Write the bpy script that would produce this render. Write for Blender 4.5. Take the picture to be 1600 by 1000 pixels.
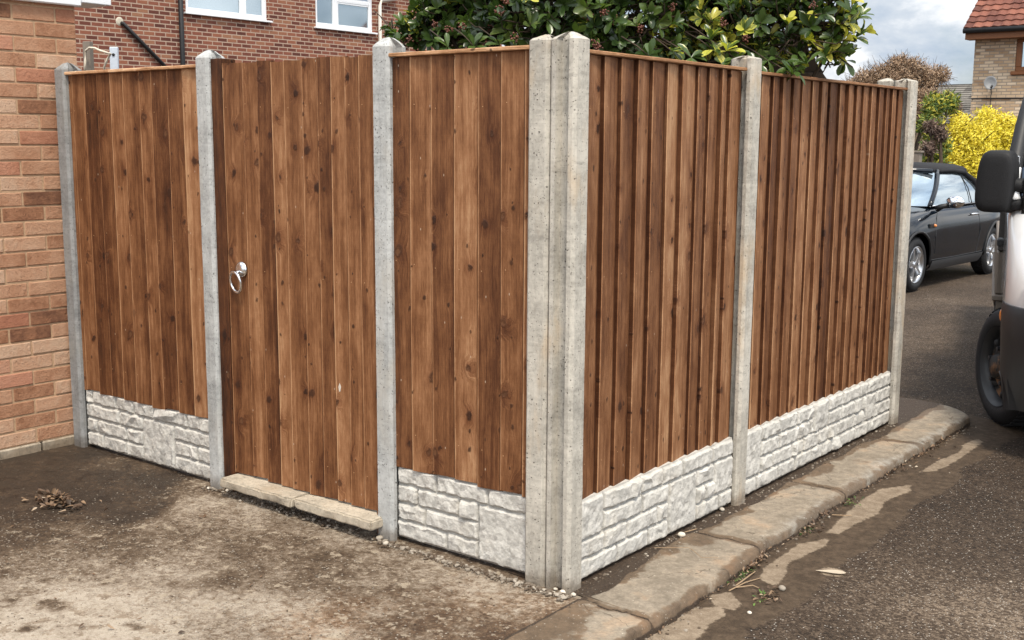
import bpy, bmesh, math, random
import numpy as np
from mathutils import Vector, Matrix
random.seed(7); RNG = np.random.default_rng(7)
R = math.radians
for o in list(bpy.data.objects): bpy.data.objects.remove(o)
S = bpy.context.scene; COL = S.collection

# ------------------------------------------------------------------ camera
CAM = Vector((2.2228, -3.1534, 1.5868)); FOC = 1789.0
YAW, PITCH, ROLL = -0.6672, 0.1552, 0.0063
FW = Vector((math.sin(YAW)*math.cos(PITCH), math.cos(YAW)*math.cos(PITCH), -math.sin(PITCH)))
r0 = Vector((math.cos(YAW), -math.sin(YAW), 0)); u0 = r0.cross(FW)
RT = r0*math.cos(ROLL)+u0*math.sin(ROLL); UP = -r0*math.sin(ROLL)+u0*math.cos(ROLL)
cd = bpy.data.cameras.new('camera'); cam = bpy.data.objects.new('camera', cd); COL.objects.link(cam)
M = Matrix((RT, UP, -FW)).transposed().to_4x4(); M.translation = CAM; cam.matrix_world = M
cd.sensor_width = 36; cd.lens = 36*FOC/1600; cd.clip_start = 0.05; cd.clip_end = 900
S.camera = cam
def ray(px, py): return FW + RT*((px-800)/FOC) - UP*((py-500)/FOC)
def on(px, py, ax, v):
    d = ray(px, py); return CAM + d*((v-CAM[ax])/d[ax])
def dep(px, py, t): return CAM + ray(px, py)*t

# ------------------------------------------------------------------ node helper
class NT:
    def __init__(s, tree): s.t = tree; s.n = tree.nodes; s.l = tree.links
    def new(s, typ, **kw):
        nd = s.n.new(typ)
        for k, v in kw.items(): setattr(nd, k, v)
        return nd
    def put(s, sock, v):
        if isinstance(v, V): s.l.new(v.s, sock)
        elif v is not None:
            if hasattr(sock.default_value, '__len__') and not hasattr(v, '__len__'): v = [v]*len(sock.default_value)
            if hasattr(v, '__len__') and len(sock.default_value) == 4 and len(v) == 3: v = (*v, 1)
            sock.default_value = v
    def math(s, op, a, b=None, c=None, clamp=False):
        nd = s.new('ShaderNodeMath', operation=op, use_clamp=clamp)
        for i, v in enumerate((a, b, c)):
            if v is not None: s.put(nd.inputs[i], v)
        return V(s, nd.outputs[0])
    def comb(s, x, y, z=0.0):
        nd = s.new('ShaderNodeCombineXYZ')
        for i, v in enumerate((x, y, z)): s.put(nd.inputs[i], v)
        return V(s, nd.outputs[0])
    def sep(s, v):
        nd = s.new('ShaderNodeSeparateXYZ'); s.put(nd.inputs[0], v); return [V(s, o) for o in nd.outputs]
    def noise(s, vec, scale=1.0, detail=2.0, rough=0.5, dist=0.0, col=False):
        nd = s.new('ShaderNodeTexNoise'); s.put(nd.inputs['Vector'], vec); s.put(nd.inputs['Scale'], scale)
        nd.inputs['Detail'].default_value = detail; nd.inputs['Roughness'].default_value = rough; nd.inputs['Distortion'].default_value = dist
        return V(s, nd.outputs[1 if col else 0])
    def voro(s, vec, scale=1.0, feat='F1', rnd=1.0, dims='3D'):
        nd = s.new('ShaderNodeTexVoronoi', feature=feat, voronoi_dimensions=dims); s.put(nd.inputs['Vector'], vec); s.put(nd.inputs['Scale'], scale)
        nd.inputs['Randomness'].default_value = rnd
        return V(s, nd.outputs['Distance']), (V(s, nd.outputs['Color']) if feat != 'DISTANCE_TO_EDGE' else None)
    def mix(s, f, a, b, mode='MIX'):
        nd = s.new('ShaderNodeMix', data_type='RGBA', blend_type=mode)
        s.put(nd.inputs['Factor'], f); s.put(nd.inputs['A'] if False else nd.inputs[6], a); s.put(nd.inputs[7], b)
        return V(s, nd.outputs[2])
    def ramp(s, f, stops, interp='LINEAR'):
        nd = s.new('ShaderNodeValToRGB'); nd.color_ramp.interpolation = interp; e = nd.color_ramp.elements
        while len(e) < len(stops): e.new(0.5)
        for el, (p, c) in zip(e, stops):
            el.position = p; el.color = (*c, 1) if hasattr(c, '__len__') else (c, c, c, 1)
        s.put(nd.inputs[0], f); return V(s, nd.outputs[0])
    def sm(s, v, a, b):
        nd = s.new('ShaderNodeMapRange', interpolation_type='SMOOTHSTEP'); s.put(nd.inputs[0], v)
        nd.inputs[1].default_value = a; nd.inputs[2].default_value = b; return V(s, nd.outputs[0])
    def pos(s): return V(s, s.new('ShaderNodeNewGeometry').outputs['Position'])
    def obj(s): return V(s, s.new('ShaderNodeTexCoord').outputs['Object'])
    def uv(s): return V(s, s.new('ShaderNodeTexCoord').outputs['UV'])
    def attr(s, name):
        nd = s.new('ShaderNodeAttribute', attribute_name=name); return V(s, nd.outputs['Color'])
    def rnd(s): return V(s, s.new('ShaderNodeObjectInfo').outputs['Random'])
    def bump(s, h, dist=0.01, strength=1.0, n=None):
        nd = s.new('ShaderNodeBump'); s.put(nd.inputs['Height'], h); nd.inputs['Distance'].default_value = dist; nd.inputs['Strength'].default_value = strength
        if n is not None: s.put(nd.inputs['Normal'], n)
        return V(s, nd.outputs[0])
class V:
    def __init__(s, t, sock): s.t = t; s.s = sock
    def __add__(s, o): return s.t.math('ADD', s, o)
    __radd__ = __add__
    def __mul__(s, o): return s.t.math('MULTIPLY', s, o)
    __rmul__ = __mul__
    def __sub__(s, o): return s.t.math('SUBTRACT', s, o)
    def __rsub__(s, o): return s.t.math('SUBTRACT', o, s)
    def clamp(s): return s.t.math('ADD', s, 0.0, clamp=True)
def vscale(t, v, sx, sy, sz):
    nd = t.new('ShaderNodeVectorMath', operation='MULTIPLY'); t.put(nd.inputs[0], v); nd.inputs[1].default_value = (sx, sy, sz); return V(t, nd.outputs[0])
def vadd(t, a, b):
    nd = t.new('ShaderNodeVectorMath', operation='ADD'); t.put(nd.inputs[0], a); t.put(nd.inputs[1], b); return V(t, nd.outputs[0])

# ------------------------------------------------------------------ world and sun
SUN_EL, SUN_AZ = R(60), math.atan2(0.76, -0.65)     # azimuth measured from +Y towards +X
W = bpy.data.worlds.new('World'); S.world = W; W.use_nodes = True
wt = NT(W.node_tree); W.node_tree.nodes.clear()
sky = wt.new('ShaderNodeTexSky', sky_type='NISHITA', sun_disc=False, sun_elevation=SUN_EL, sun_rotation=SUN_AZ, air_density=1.0, dust_density=1.2, ozone_density=1.5)
gd = wt.new('ShaderNodeTexCoord'); dirv = V(wt, gd.outputs['Generated'])
dx, dy, dz = wt.sep(dirv)
cz = wt.math('MAXIMUM', dz, 0.0) + 0.42
cv = wt.comb(wt.math('DIVIDE', dx, cz), wt.math('DIVIDE', dy, cz), 0.37)
n1 = wt.noise(cv, 2.1, 9, 0.56, 0.3); n2 = wt.noise(cv, 3.4, 8, 0.58, 0.2)
cm = wt.sm(n1, 0.34, 0.54)
cc = wt.ramp(n2, [(0.34, (5.6, 6.9, 8.7)), (0.46, (8.6, 9.4, 10.4)), (0.57, (15.0, 14.9, 14.7))])
sunv = (math.sin(SUN_AZ)*math.cos(SUN_EL), math.cos(SUN_AZ)*math.cos(SUN_EL), math.sin(SUN_EL))
dt = dx*sunv[0] + dy*sunv[1] + dz*sunv[2]              # clouds are brighter on the sun's side of the sky
lum = wt.math('MULTIPLY_ADD', wt.sm(dt, -0.55, 0.95), 0.95, 0.68)
skyc = wt.mix(cm, wt.mix(1.0, V(wt, sky.outputs[0]), (0.95, 0.95, 1.0), 'MULTIPLY'), wt.mix(1.0, cc, wt.comb(lum, lum, lum), 'MULTIPLY'))
bg = wt.new('ShaderNodeBackground'); wt.put(bg.inputs[0], skyc); bg.inputs[1].default_value = 0.074
wo = wt.new('ShaderNodeOutputWorld'); wt.l.new(bg.outputs[0], wo.inputs[0])
sl = bpy.data.lights.new('sun', 'SUN'); sl.energy = 2.7; sl.angle = R(11); sl.color = (1, 0.91, 0.78)
so = bpy.data.objects.new('sun', sl); COL.objects.link(so)
sd = Vector((math.sin(SUN_AZ)*math.cos(SUN_EL), math.cos(SUN_AZ)*math.cos(SUN_EL), math.sin(SUN_EL)))
so.rotation_euler = sd.to_track_quat('Z', 'Y').to_euler()
S.view_settings.view_transform = 'Standard'; S.view_settings.look = 'None'; S.view_settings.gamma = 1
S.view_settings.exposure = 0.63
S.render.engine = 'CYCLES'; S.cycles.max_bounces = 6; S.cycles.transparent_max_bounces = 8

# ------------------------------------------------------------------ object helpers
def tag(o, label=None, cat=None, group=None, kind=None):
    if label: o['label'] = label
    if cat: o['category'] = cat
    if group: o['group'] = group
    if kind: o['kind'] = kind
    return o
def empty(name, loc=(0, 0, 0), rz=0, label=None, cat=None, group=None):
    o = bpy.data.objects.new(name, None); COL.objects.link(o); o.location = loc; o.rotation_euler = (0, 0, rz)
    o.empty_display_size = 0.1
    return tag(o, label, cat, group)
class MB:
    def __init__(s): s.v = []; s.f = []; s.uv = []; s.c = []; s.cur = (0.5, 0, 0.5, 1); s.T = None
    def vert(s, p, uv=None, c=None):
        p = Vector(p)
        if s.T is not None: p = s.T @ p
        s.v.append(tuple(p)); s.uv.append(uv if uv else (p[0]+p[1], p[2])); s.c.append(c if c else s.cur); return len(s.v)-1
    def face(s, *i): s.f.append(tuple(i))
    def box(s, a, b):
        x0, y0, z0 = a; x1, y1, z1 = b
        i = [s.vert(p) for p in ((x0,y0,z0),(x1,y0,z0),(x1,y1,z0),(x0,y1,z0),(x0,y0,z1),(x1,y0,z1),(x1,y1,z1),(x0,y1,z1))]
        for f in ((0,3,2,1),(4,5,6,7),(0,1,5,4),(1,2,6,5),(2,3,7,6),(3,0,4,7)): s.face(*[i[k] for k in f])
    def bbox(s, a, b, c=0.004):          # box with chamfered edges (octagonal rings)
        x0, y0, z0 = a; x1, y1, z1 = b
        def ring(z, e):
            return [s.vert(p) for p in ((x0+e+c,y0+e,z),(x1-e-c,y0+e,z),(x1-e,y0+e+c,z),(x1-e,y1-e-c,z),(x1-e-c,y1-e,z),(x0+e+c,y1-e,z),(x0+e,y1-e-c,z),(x0+e,y0+e+c,z))]
        rs = [ring(z0, c), ring(z0+c, 0), ring(z1-c, 0), ring(z1, c)]
        s.face(*rs[0][::-1]); s.face(*rs[3])
        for a_, b_ in zip(rs, rs[1:]):
            for k in range(8): s.face(a_[k], a_[(k+1) % 8], b_[(k+1) % 8], b_[k])
    def loft(s, rings, closed=True, caps=True):
        ids = [[s.vert(p) for p in r] for r in rings]; n = len(rings[0])
        for a_, b_ in zip(ids, ids[1:]):
            for k in range(n if closed else n-1): s.face(a_[k], a_[(k+1) % n], b_[(k+1) % n], b_[k])
        if caps and closed: s.face(*ids[0][::-1]); s.face(*ids[-1])
        return ids
    def prism(s, pts, d):                # pts in 3D, extruded by vector d
        d = Vector(d); s.loft([[Vector(p) for p in pts], [Vector(p)+d for p in pts]])
    def tube(s, path, r, n=8, caps=True):
        path = [Vector(p) for p in path]; rs = r if hasattr(r, '__len__') else [r]*len(path); rings = []
        up = Vector((0, 0, 1)); 
        for i, p in enumerate(path):
            t = (path[min(i+1, len(path)-1)]-path[max(i-1, 0)]).normalized()
            a = t.cross(up)
            if a.length < 0.05: a = t.cross(Vector((1, 0.2, 0)))
            a.normalize(); b = t.cross(a).normalized()
            rings.append([p+(a*math.cos(2*math.pi*k/n)+b*math.sin(2*math.pi*k/n))*rs[i] for k in range(n)])
        s.loft(rings, True, caps)
    def lathe(s, prof, n=32, axis='Y', c=(0, 0, 0)):   # prof: (radius, height) along axis
        rings = []
        for r, h in prof:
            ring = []
            for k in range(n):
                a = 2*math.pi*k/n; x, y = r*math.cos(a), r*math.sin(a)
                ring.append(Vector(c)+(Vector((x, h, y)) if axis == 'Y' else Vector((h, x, y)) if axis == 'X' else Vector((x, y, h))))
            rings.append(ring)
        s.loft(rings, True, False)
    def blob(s, c, r, seed=0, sub=1, jit=0.25, sq=(1, 1, 1)):
        rr = random.Random(seed); bm = bmesh.new(); bmesh.ops.create_icosphere(bm, subdivisions=sub, radius=1)
        base = len(s.v)
        rot = Matrix.Rotation(rr.random()*6.28, 3, 'Z')
        for v in bm.verts:
            p = v.co*(1+rr.uniform(-jit, jit)); p = rot @ Vector((p.x*sq[0], p.y*sq[1], p.z*sq[2])); s.vert(Vector(c)+p*r)
        for f in bm.faces: s.face(*[base+v.index for v in f.verts])
        bm.free()
    def build(s, name, mat, parent=None, smooth=False, loc=None):
        me = bpy.data.meshes.new(name); me.from_pydata(s.v, [], s.f); me.validate(); me.update()
        uvl = me.uv_layers.new(name='UVMap')
        li = np.empty(len(me.loops), np.int32); me.loops.foreach_get('vertex_index', li)
        if len(s.uv) == len(s.v):
            uvl.data.foreach_set('uv', np.array(s.uv, np.float32)[li].ravel())
            ca = me.color_attributes.new('Col', 'FLOAT_COLOR', 'POINT'); ca.data.foreach_set('color', np.array(s.c, np.float32).ravel())
        me.polygons.foreach_set('use_smooth', [smooth]*len(me.polygons))
        if mat: me.materials.append(mat)
        o = bpy.data.objects.new(name, me); COL.objects.link(o)
        if parent: o.parent = parent
        if loc is not None:
            me.transform(Matrix.Translation(-Vector(loc))); o.location = loc
        return o
def mod_bevel(o, w=0.004, seg=2, ang=35):
    m = o.modifiers.new('b', 'BEVEL'); m.width = w; m.segments = seg; m.limit_method = 'ANGLE'; m.angle_limit = R(ang); return o
def autosmooth(o, ang=40):
    me = o.data
    me.polygons.foreach_set('use_smooth', [True]*len(me.polygons))
    try: me.set_sharp_from_angle(angle=R(ang))
    except Exception: pass
    return o
def vnoise(x, y, seed=0):
    xi = np.floor(x).astype(np.int64); yi = np.floor(y).astype(np.int64); fx = x-xi; fy = y-yi
    def h(a, b):
        n = (a*374761393 + b*668265263 + seed*1442695) & 0x7fffffff; n = ((n ^ (n >> 13))*1274126177) & 0x7fffffff
        return ((n ^ (n >> 16)) & 0xffff)/65535.0
    ux = fx*fx*(3-2*fx); uy = fy*fy*(3-2*fy)
    return (h(xi, yi)*(1-ux)+h(xi+1, yi)*ux)*(1-uy)+(h(xi, yi+1)*(1-ux)+h(xi+1, yi+1)*ux)*uy
def fbm(x, y, seed=0, o=4):
    s = 0; a = 0.5; t = 0
    for i in range(o): s = s+a*vnoise(x*2**i, y*2**i, seed+i*17); t += a; a *= 0.5
    return s/t

# ------------------------------------------------------------------ materials
def mat(name, build, rough=0.6, spec=0.5, metal=0.0):
    m = bpy.data.materials.new(name); m.use_nodes = True; m.node_tree.nodes.clear(); t = NT(m.node_tree)
    p = t.new('ShaderNodeBsdfPrincipled'); o = t.new('ShaderNodeOutputMaterial'); t.l.new(p.outputs[0], o.inputs[0])
    p.inputs['Roughness'].default_value = rough; p.inputs['Specular IOR Level'].default_value = spec; p.inputs['Metallic'].default_value = metal
    r = build(t, p)
    if r is not None: t.put(p.inputs['Base Color'], r)
    return m
def plain(name, c, rough=0.6, spec=0.5, metal=0.0, var=0.12, sc=30, bmp=0.0, coat=0.0):
    def b(t, p):
        n = t.noise(t.obj(), sc, 5, 0.6)
        if bmp: t.put(p.inputs['Normal'], t.bump(n, bmp, 1))
        if coat: p.inputs['Coat Weight'].default_value = coat; p.inputs['Coat Roughness'].default_value = 0.04
        t.put(p.inputs['Roughness'], t.math('MULTIPLY_ADD', n, 0.2*rough+0.02, rough*0.9))
        k = t.math('MULTIPLY_ADD', n, 2*var, 1-var)
        return t.mix(1.0, c, t.comb(k, k, k), 'MULTIPLY')
    return mat(name, b, rough, spec, metal)

def wood_build(light=1.0, grey=0.0):
    def b(t, p):
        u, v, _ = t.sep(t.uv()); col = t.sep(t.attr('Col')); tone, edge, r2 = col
        # slow wander of the grain
        wv = t.noise(t.comb(u*3.0, v*1.3), 1.0, 3, 0.5)
        nzx = t.noise(t.comb(u*30.0, v*24.0), 1.0, 4, 0.65)
        kd, kc = t.voro(t.comb(u*6.5 + (nzx-0.5)*0.26, v*5.0 + (nzx-0.5)*0.26), 1.0, dims='2D'); kr, kg, kb = t.sep(kc)
        act = t.sm(kr, 0.40, 0.42)
        kn = t.math('DIVIDE', kd, t.math('MULTIPLY_ADD', kg, 0.075, 0.045))          # 1 at the rim of the knot
        pd, pc = t.voro(t.comb(u*15.0 + (nzx-0.5)*0.3 + 5.0, v*10.0 + (nzx-0.5)*0.3), 1.0, dims='2D'); p1, p2, p3 = t.sep(pc)
        pn = t.math('DIVIDE', pd, t.math('MULTIPLY_ADD', p2, 0.07, 0.045)); pact = t.sm(p1, 0.72, 0.74)
        halo = t.sm(kn, 3.6, 0.8)*act
        uw = u + wv*0.05 + halo*0.038*(kb-0.5)*2.0 + halo*0.012 + t.sm(pn, 4.0, 0.8)*pact*0.006
        g1 = t.noise(t.comb(uw*60.0, v*1.1), 1.0, 4, 0.62)
        g2 = t.noise(t.comb(uw*260.0, v*5.0), 1.0, 4, 0.7)
        band = t.sm(t.noise(t.comb(uw*11.0, v*0.35, r2*9.0), 1.0, 3, 0.55), 0.40, 0.60)
        saw = t.noise(t.comb(u*6.0, v*190.0), 1.0, 3, 0.75)
        patch = t.noise(t.comb(u*13.0, v*4.2, r2*30.0), 1.0, 6, 0.68)
        fuzz = t.noise(t.comb(u*190.0, v*26.0), 1.0, 4, 0.7)
        g = 0.52 + (g1-0.5)*0.50 + (g2-0.5)*0.40 + (band-0.5)*0.11 + (saw-0.5)*0.07 + (fuzz-0.5)*0.26
        g = g + (tone-0.5)*0.44 + (patch-0.5)*0.72
        c = t.ramp(g, [(0.16, (0.030, 0.0100, 0.0036)), (0.37, (0.084, 0.0290, 0.0096)), (0.55, (0.168, 0.0690, 0.0265)), (0.72, (0.275, 0.130, 0.0590)), (0.94, (0.45, 0.260, 0.137))])
        # knots: soft dark heart inside a browner halo, some with a cracked black eye
        soft = t.sm(kn, 1.30, 0.55)*act
        eye = t.sm(kn, 0.75, 0.25)*act*t.sm(kb, 0.35, 0.5)
        psoft = t.sm(pn, 1.3, 0.5)*pact
        c = t.mix(halo*0.55, c, t.mix(1.0, c, (0.60, 0.47, 0.40), 'MULTIPLY'))
        c = t.mix(soft*0.90, c, t.mix(kb, (0.022, 0.008, 0.004), (0.075, 0.028, 0.011)))
        c = t.mix(eye*0.55, c, t.mix(kg, (0.014, 0.008, 0.006), (0.17, 0.075, 0.032)))
        c = t.mix(psoft*0.85, c, t.mix(p3, (0.018, 0.007, 0.0035), (0.065, 0.025, 0.010)))
        # small scratches and resin flecks, pale
        sd_, sc_ = t.voro(t.comb(u*24.0, v*10.0), 1.0, dims='2D'); s1, s2, s3 = t.sep(sc_)
        fleck = t.sm(sd_, 0.06, 0.03)*t.sm(s1, 0.955, 0.965)
        c = t.mix(fleck*0.7, c, (0.48, 0.38, 0.29))
        # uneven brush stain
        st = t.sm(t.noise(t.comb(u*22.0, v*1.6, 3.3), 1.0, 6, 0.7), 0.56, 0.68)
        c = t.mix(st*0.34, c, t.mix(1.0, c, (0.46, 0.36, 0.30), 'MULTIPLY'))
        c = t.mix(edge, c, t.mix(1.0, c, (0.30, 0.225, 0.18), 'MULTIPLY'))  # edge: dark stain of the board edges, plus crease shade painted on the faces
        hgt = g1*0.6+g2*0.8+saw*0.15+fuzz*0.5+soft*0.5-eye*0.6+psoft*0.4
        t.put(p.inputs['Normal'], t.bump(hgt, 0.0026, 1.0))
        t.put(p.inputs['Roughness'], t.math('MULTIPLY_ADD', g2, 0.22, 0.56))
        if light != 1.0: c = t.mix(1.0, c, (light, light*1.22, light*1.45), 'MULTIPLY')
        return c
    return b
WOOD = mat('stained_wood', wood_build(), 0.68, 0.25)
CAPWOOD = mat('capping_wood', wood_build(1.9), 0.7, 0.25)

def concrete(name, base, warm, pit=1.0, streak=True):
    def b(t, p):
        P = t.pos(); x, y, z = t.sep(P); big = t.noise(P, 2.2, 5, 0.6, 0.3); fine = t.noise(P, 55, 6, 0.75); mid = t.noise(P, 11, 5, 0.6)
        form = t.noise(t.comb(x*2, y*2, z*70), 1.0, 3, 0.6)
        Pw = vadd(t, P, vscale(t, t.noise(P, 60, 2, 0.5, col=True), .012, .012, .012)); vd, vc = t.voro(Pw, 210); a, b_, c_ = t.sep(vc); hole = t.sm(vd, 0.40, 0.22)*t.sm(a, 0.895, 0.915)
        vd2, vc2 = t.voro(Pw, 105); a2, _, _ = t.sep(vc2); hole2 = t.sm(vd2, 0.36, 0.20)*t.sm(a2, 0.95, 0.96)
        hole = t.math('MAXIMUM', hole, hole2)*pit
        g = (big*0.45+mid*0.3+fine*0.35+form*0.12-0.11)
        line = t.sm(t.noise(t.comb(x*9, y*9, z*28), 1.0, 5, 0.7), 0.60, 0.66)*t.sm(big, 0.45, 0.55)
        c = t.mix(t.sm(g, 0.34, 0.62), tuple(k*0.60 for k in base), tuple(min(1, k*1.25) for k in base))
        c = t.mix(line*0.45, c, tuple(k*0.5 for k in base))
        c = t.mix(t.sm(t.noise(t.comb(x*3, y*3, z*1.2), 2.0, 4, 0.6), 0.52, 0.72)*0.75, c, warm)
        c = t.mix(hole*0.70, c, (0.07, 0.064, 0.055))
        strk = t.noise(t.comb(x*45, y*45, z*2.2), 1.0, 5, 0.7); c = t.mix(t.sm(strk, 0.50, 0.68)*0.38, c, tuple(k*0.62 for k in base)); c = t.mix(t.sm(strk, 0.45, 0.30)*0.25, c, tuple(min(1, k*1.35) for k in base))
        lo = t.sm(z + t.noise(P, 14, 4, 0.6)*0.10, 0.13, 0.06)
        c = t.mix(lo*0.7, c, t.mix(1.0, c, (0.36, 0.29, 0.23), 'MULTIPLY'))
        n = t.bump(fine*0.5+mid*0.3+form*0.4-hole*2.2, 0.0022, 1.0)
        t.put(p.inputs['Normal'], n); return c
    return mat(name, b, 0.85, 0.3)
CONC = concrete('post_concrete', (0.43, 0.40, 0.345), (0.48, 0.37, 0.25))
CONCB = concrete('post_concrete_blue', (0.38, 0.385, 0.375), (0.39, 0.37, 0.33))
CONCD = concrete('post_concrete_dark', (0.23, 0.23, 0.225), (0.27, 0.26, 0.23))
def rock_b(t, p):
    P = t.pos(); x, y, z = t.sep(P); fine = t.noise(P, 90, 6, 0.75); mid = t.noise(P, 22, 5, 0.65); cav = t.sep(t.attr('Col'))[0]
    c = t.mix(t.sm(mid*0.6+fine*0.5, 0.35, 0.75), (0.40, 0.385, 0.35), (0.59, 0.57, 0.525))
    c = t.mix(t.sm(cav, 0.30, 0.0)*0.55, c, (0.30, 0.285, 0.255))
    c = t.mix(t.sm(t.noise(P, 9, 6, 0.7), 0.54, 0.70)*0.25, c, (0.40, 0.375, 0.33))
    c = t.mix(t.sm(t.noise(P, 5, 4, 0.6), 0.55, 0.75)*0.25, c, (0.50, 0.44, 0.35))
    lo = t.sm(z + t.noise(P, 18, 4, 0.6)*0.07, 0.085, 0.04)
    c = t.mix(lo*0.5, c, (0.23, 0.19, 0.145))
    fv, fc = t.voro(vadd(t, P, vscale(t, t.noise(P, 30, 3, 0.6, col=True), .02, .02, .02)), 42); f1, f2, f3 = t.sep(fc)
    fac = (f1-0.5)*(x+y)*1.6 + (f2-0.5)*z*2.0 + f3*0.006
    nb_ = t.bump(fine*0.6+mid*0.5, 0.005, 1.0)
    t.put(p.inputs['Normal'], t.bump(fac, 0.9, 0.22, nb_)); return c
ROCK = mat('rockface_concrete', rock_b, 0.85, 0.3)

def brickmat(name, axis, cols, mortar, L=0.225, H=0.075, seed=0.0, dark=0.0, ms=0.045):
    def b(t, p):
        P = t.pos(); x, y, z = t.sep(P); a = y if axis == 'y' else x
        v = t.comb(a+seed, z, 0)
        nd = t.new('ShaderNodeTexBrick'); t.put(nd.inputs['Vector'], v); nd.offset = 0.5
        nd.inputs['Scale'].default_value = 1.0; nd.inputs['Brick Width'].default_value = L; nd.inputs['Row Height'].default_value = H
        nd.inputs['Mortar Size'].default_value = 0.010; nd.inputs['Mortar Smooth'].default_value = 0.1; nd.inputs['Bias'].default_value = 0
        nd.inputs['Color1'].default_value = (0, 0, 0, 1); nd.inputs['Color2'].default_value = (1, 1, 1, 1); nd.inputs['Mortar'].default_value = (0.5, 0.5, 0.5, 1)
        f = V(t, nd.outputs['Fac']); bc = t.sep(V(t, nd.outputs['Color']))[0]
        big = t.noise(P, 1.1, 4, 0.6); n = t.noise(P, 14, 5, 0.7)
        k = bc*0.72 + n*0.30 + (big-0.5)*0.5
        c = t.ramp(k, [(i/(len(cols)-1)*0.8+0.1, cc_) for i, cc_ in enumerate(cols)])
        c = t.mix(f, c, t.mix(n, tuple(q*0.8 for q in mortar), tuple(min(1, q*1.15) for q in mortar)))
        t.put(p.inputs['Normal'], t.bump(n*0.3-f, 0.006, 0.8)); return c
    return mat(name, b, 0.85, 0.25)
REDBRICK = brickmat('red_brick', 'y', [(0.085, 0.030, 0.022), (0.135, 0.045, 0.031), (0.20, 0.070, 0.045), (0.25, 0.095, 0.055), (0.27, 0.13, 0.075)], (0.40, 0.29, 0.22))
BUFFBRICK = brickmat('buff_brick', 'x', [(0.27, 0.17, 0.10), (0.45, 0.31, 0.19), (0.56, 0.42, 0.28), (0.64, 0.51, 0.37)], (0.30, 0.25, 0.20))
def nb(t, p):
    P = t.pos(); r_, g_, b_ = t.sep(t.attr('Col')); n = t.noise(P, 38, 6, 0.7); n2 = t.noise(P, 7, 4, 0.6)
    k = r_*0.75 + (n2-0.5)*0.8 + (n-0.5)*0.55 + 0.12
    c = t.ramp(k, [(0.05, (0.15, 0.070, 0.042)), (0.28, (0.28, 0.135, 0.075)), (0.45, (0.37, 0.195, 0.115)), (0.7, (0.45, 0.265, 0.168)), (0.95, (0.50, 0.34, 0.235))])
    c = t.mix(g_*0.8, c, (0.42, 0.17, 0.11))
    vd, vc = t.voro(P, 160); hole = t.sm(vd, 0.3, 0.15)*t.sm(t.sep(vc)[0], 0.9, 0.93)
    c = t.mix(hole*0.7, c, (0.07, 0.04, 0.025))
    t.put(p.inputs['Normal'], t.bump(n+t.noise(P, 120, 4, 0.7)*0.7-hole, 0.006, 1.0)); return c
NEARBRICK = mat('orange_brick', nb, 0.9, 0.2)
MORTAR = plain('mortar', (0.42, 0.28, 0.175), 0.95, 0.2, var=0.35, sc=60, bmp=0.004)
UPVC = plain('white_upvc', (0.78, 0.80, 0.82), 0.3, 0.5, var=0.04)
UPVCG = plain('white_pipe', (0.66, 0.62, 0.55), 0.4, 0.5, var=0.1)
BLACKP = plain('black_plastic', (0.010, 0.010, 0.011), 0.55, 0.5, var=0.2)
def glass(name, tint=(0.02, 0.025, 0.03), base_s=1.0):
    return mat(name, lambda t, p: (p.inputs['Coat Weight'].__setattr__('default_value', 1.0), tint)[1], 0.03, base_s)
GLASS = mat('window_glass', lambda t, p: (0.36, 0.43, 0.48), 0.04, 0.5, 0.85)
DGLASS = glass('dark_glass', (0.012, 0.013, 0.015))
CHROME = mat('zinc', lambda t, p: (0.72, 0.74, 0.76), 0.22, 0.5, 1.0)
CHROME2 = mat('chrome', lambda t, p: (0.80, 0.81, 0.82), 0.12, 0.5, 1.0)
ALU = mat('wheel_alloy', lambda t, p: (0.62, 0.63, 0.65), 0.3, 0.5, 1.0)
GALV = plain('pale_metal', (0.60, 0.66, 0.74), 0.4, 0.5, 0.3, 0.1)
GREYWOOD = plain('weathered_wood', (0.20, 0.17, 0.14), 0.85, 0.2, var=0.35, sc=20)
CABLE = plain('cream_cable', (0.62, 0.55, 0.44), 0.5)
CARPAINT = plain('car_paint', (0.0035, 0.006, 0.010), 0.10, 0.5, 0.0, 0.05)
SOFTTOP = plain('soft_top_fabric', (0.018, 0.018, 0.020), 0.75, 0.2, var=0.3, sc=90)
RUBBER = plain('tyre_rubber', (0.014, 0.014, 0.015), 0.65, 0.3, var=0.4, sc=40, bmp=0.002)
TRUCKW = plain('white_paint', (0.80, 0.80, 0.80), 0.28, 0.5, 0.0, 0.06, sc=6, coat=1.0)
BUMPER = plain('bumper_plastic', (0.017, 0.019, 0.022), 0.42, 0.5, 0.0, 0.3, sc=25)
MIRPL = plain('mirror_plastic', (0.010, 0.010, 0.011), 0.6, 0.3, var=0.25, sc=160, bmp=0.0012)
BEDP = plain('bed_side_paint', (0.15, 0.122, 0.097), 0.55, 0.4, var=0.25, sc=9)
BEDD = plain('bed_dark_paint', (0.048, 0.042, 0.038), 0.55, 0.4, var=0.25, sc=9)
def rusty_b(t, p):
    n = t.noise(t.obj(), 9, 5, 0.7); return t.mix(t.sm(n, 0.50, 0.64), (0.018, 0.017, 0.016), (0.15, 0.075, 0.035))
RUSTY = mat('rusty_steel', rusty_b, 0.7, 0.4, 0.1)
ORANGE = plain('orange_lens', (0.65, 0.22, 0.05), 0.2, 0.5, coat=1.0)
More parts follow.
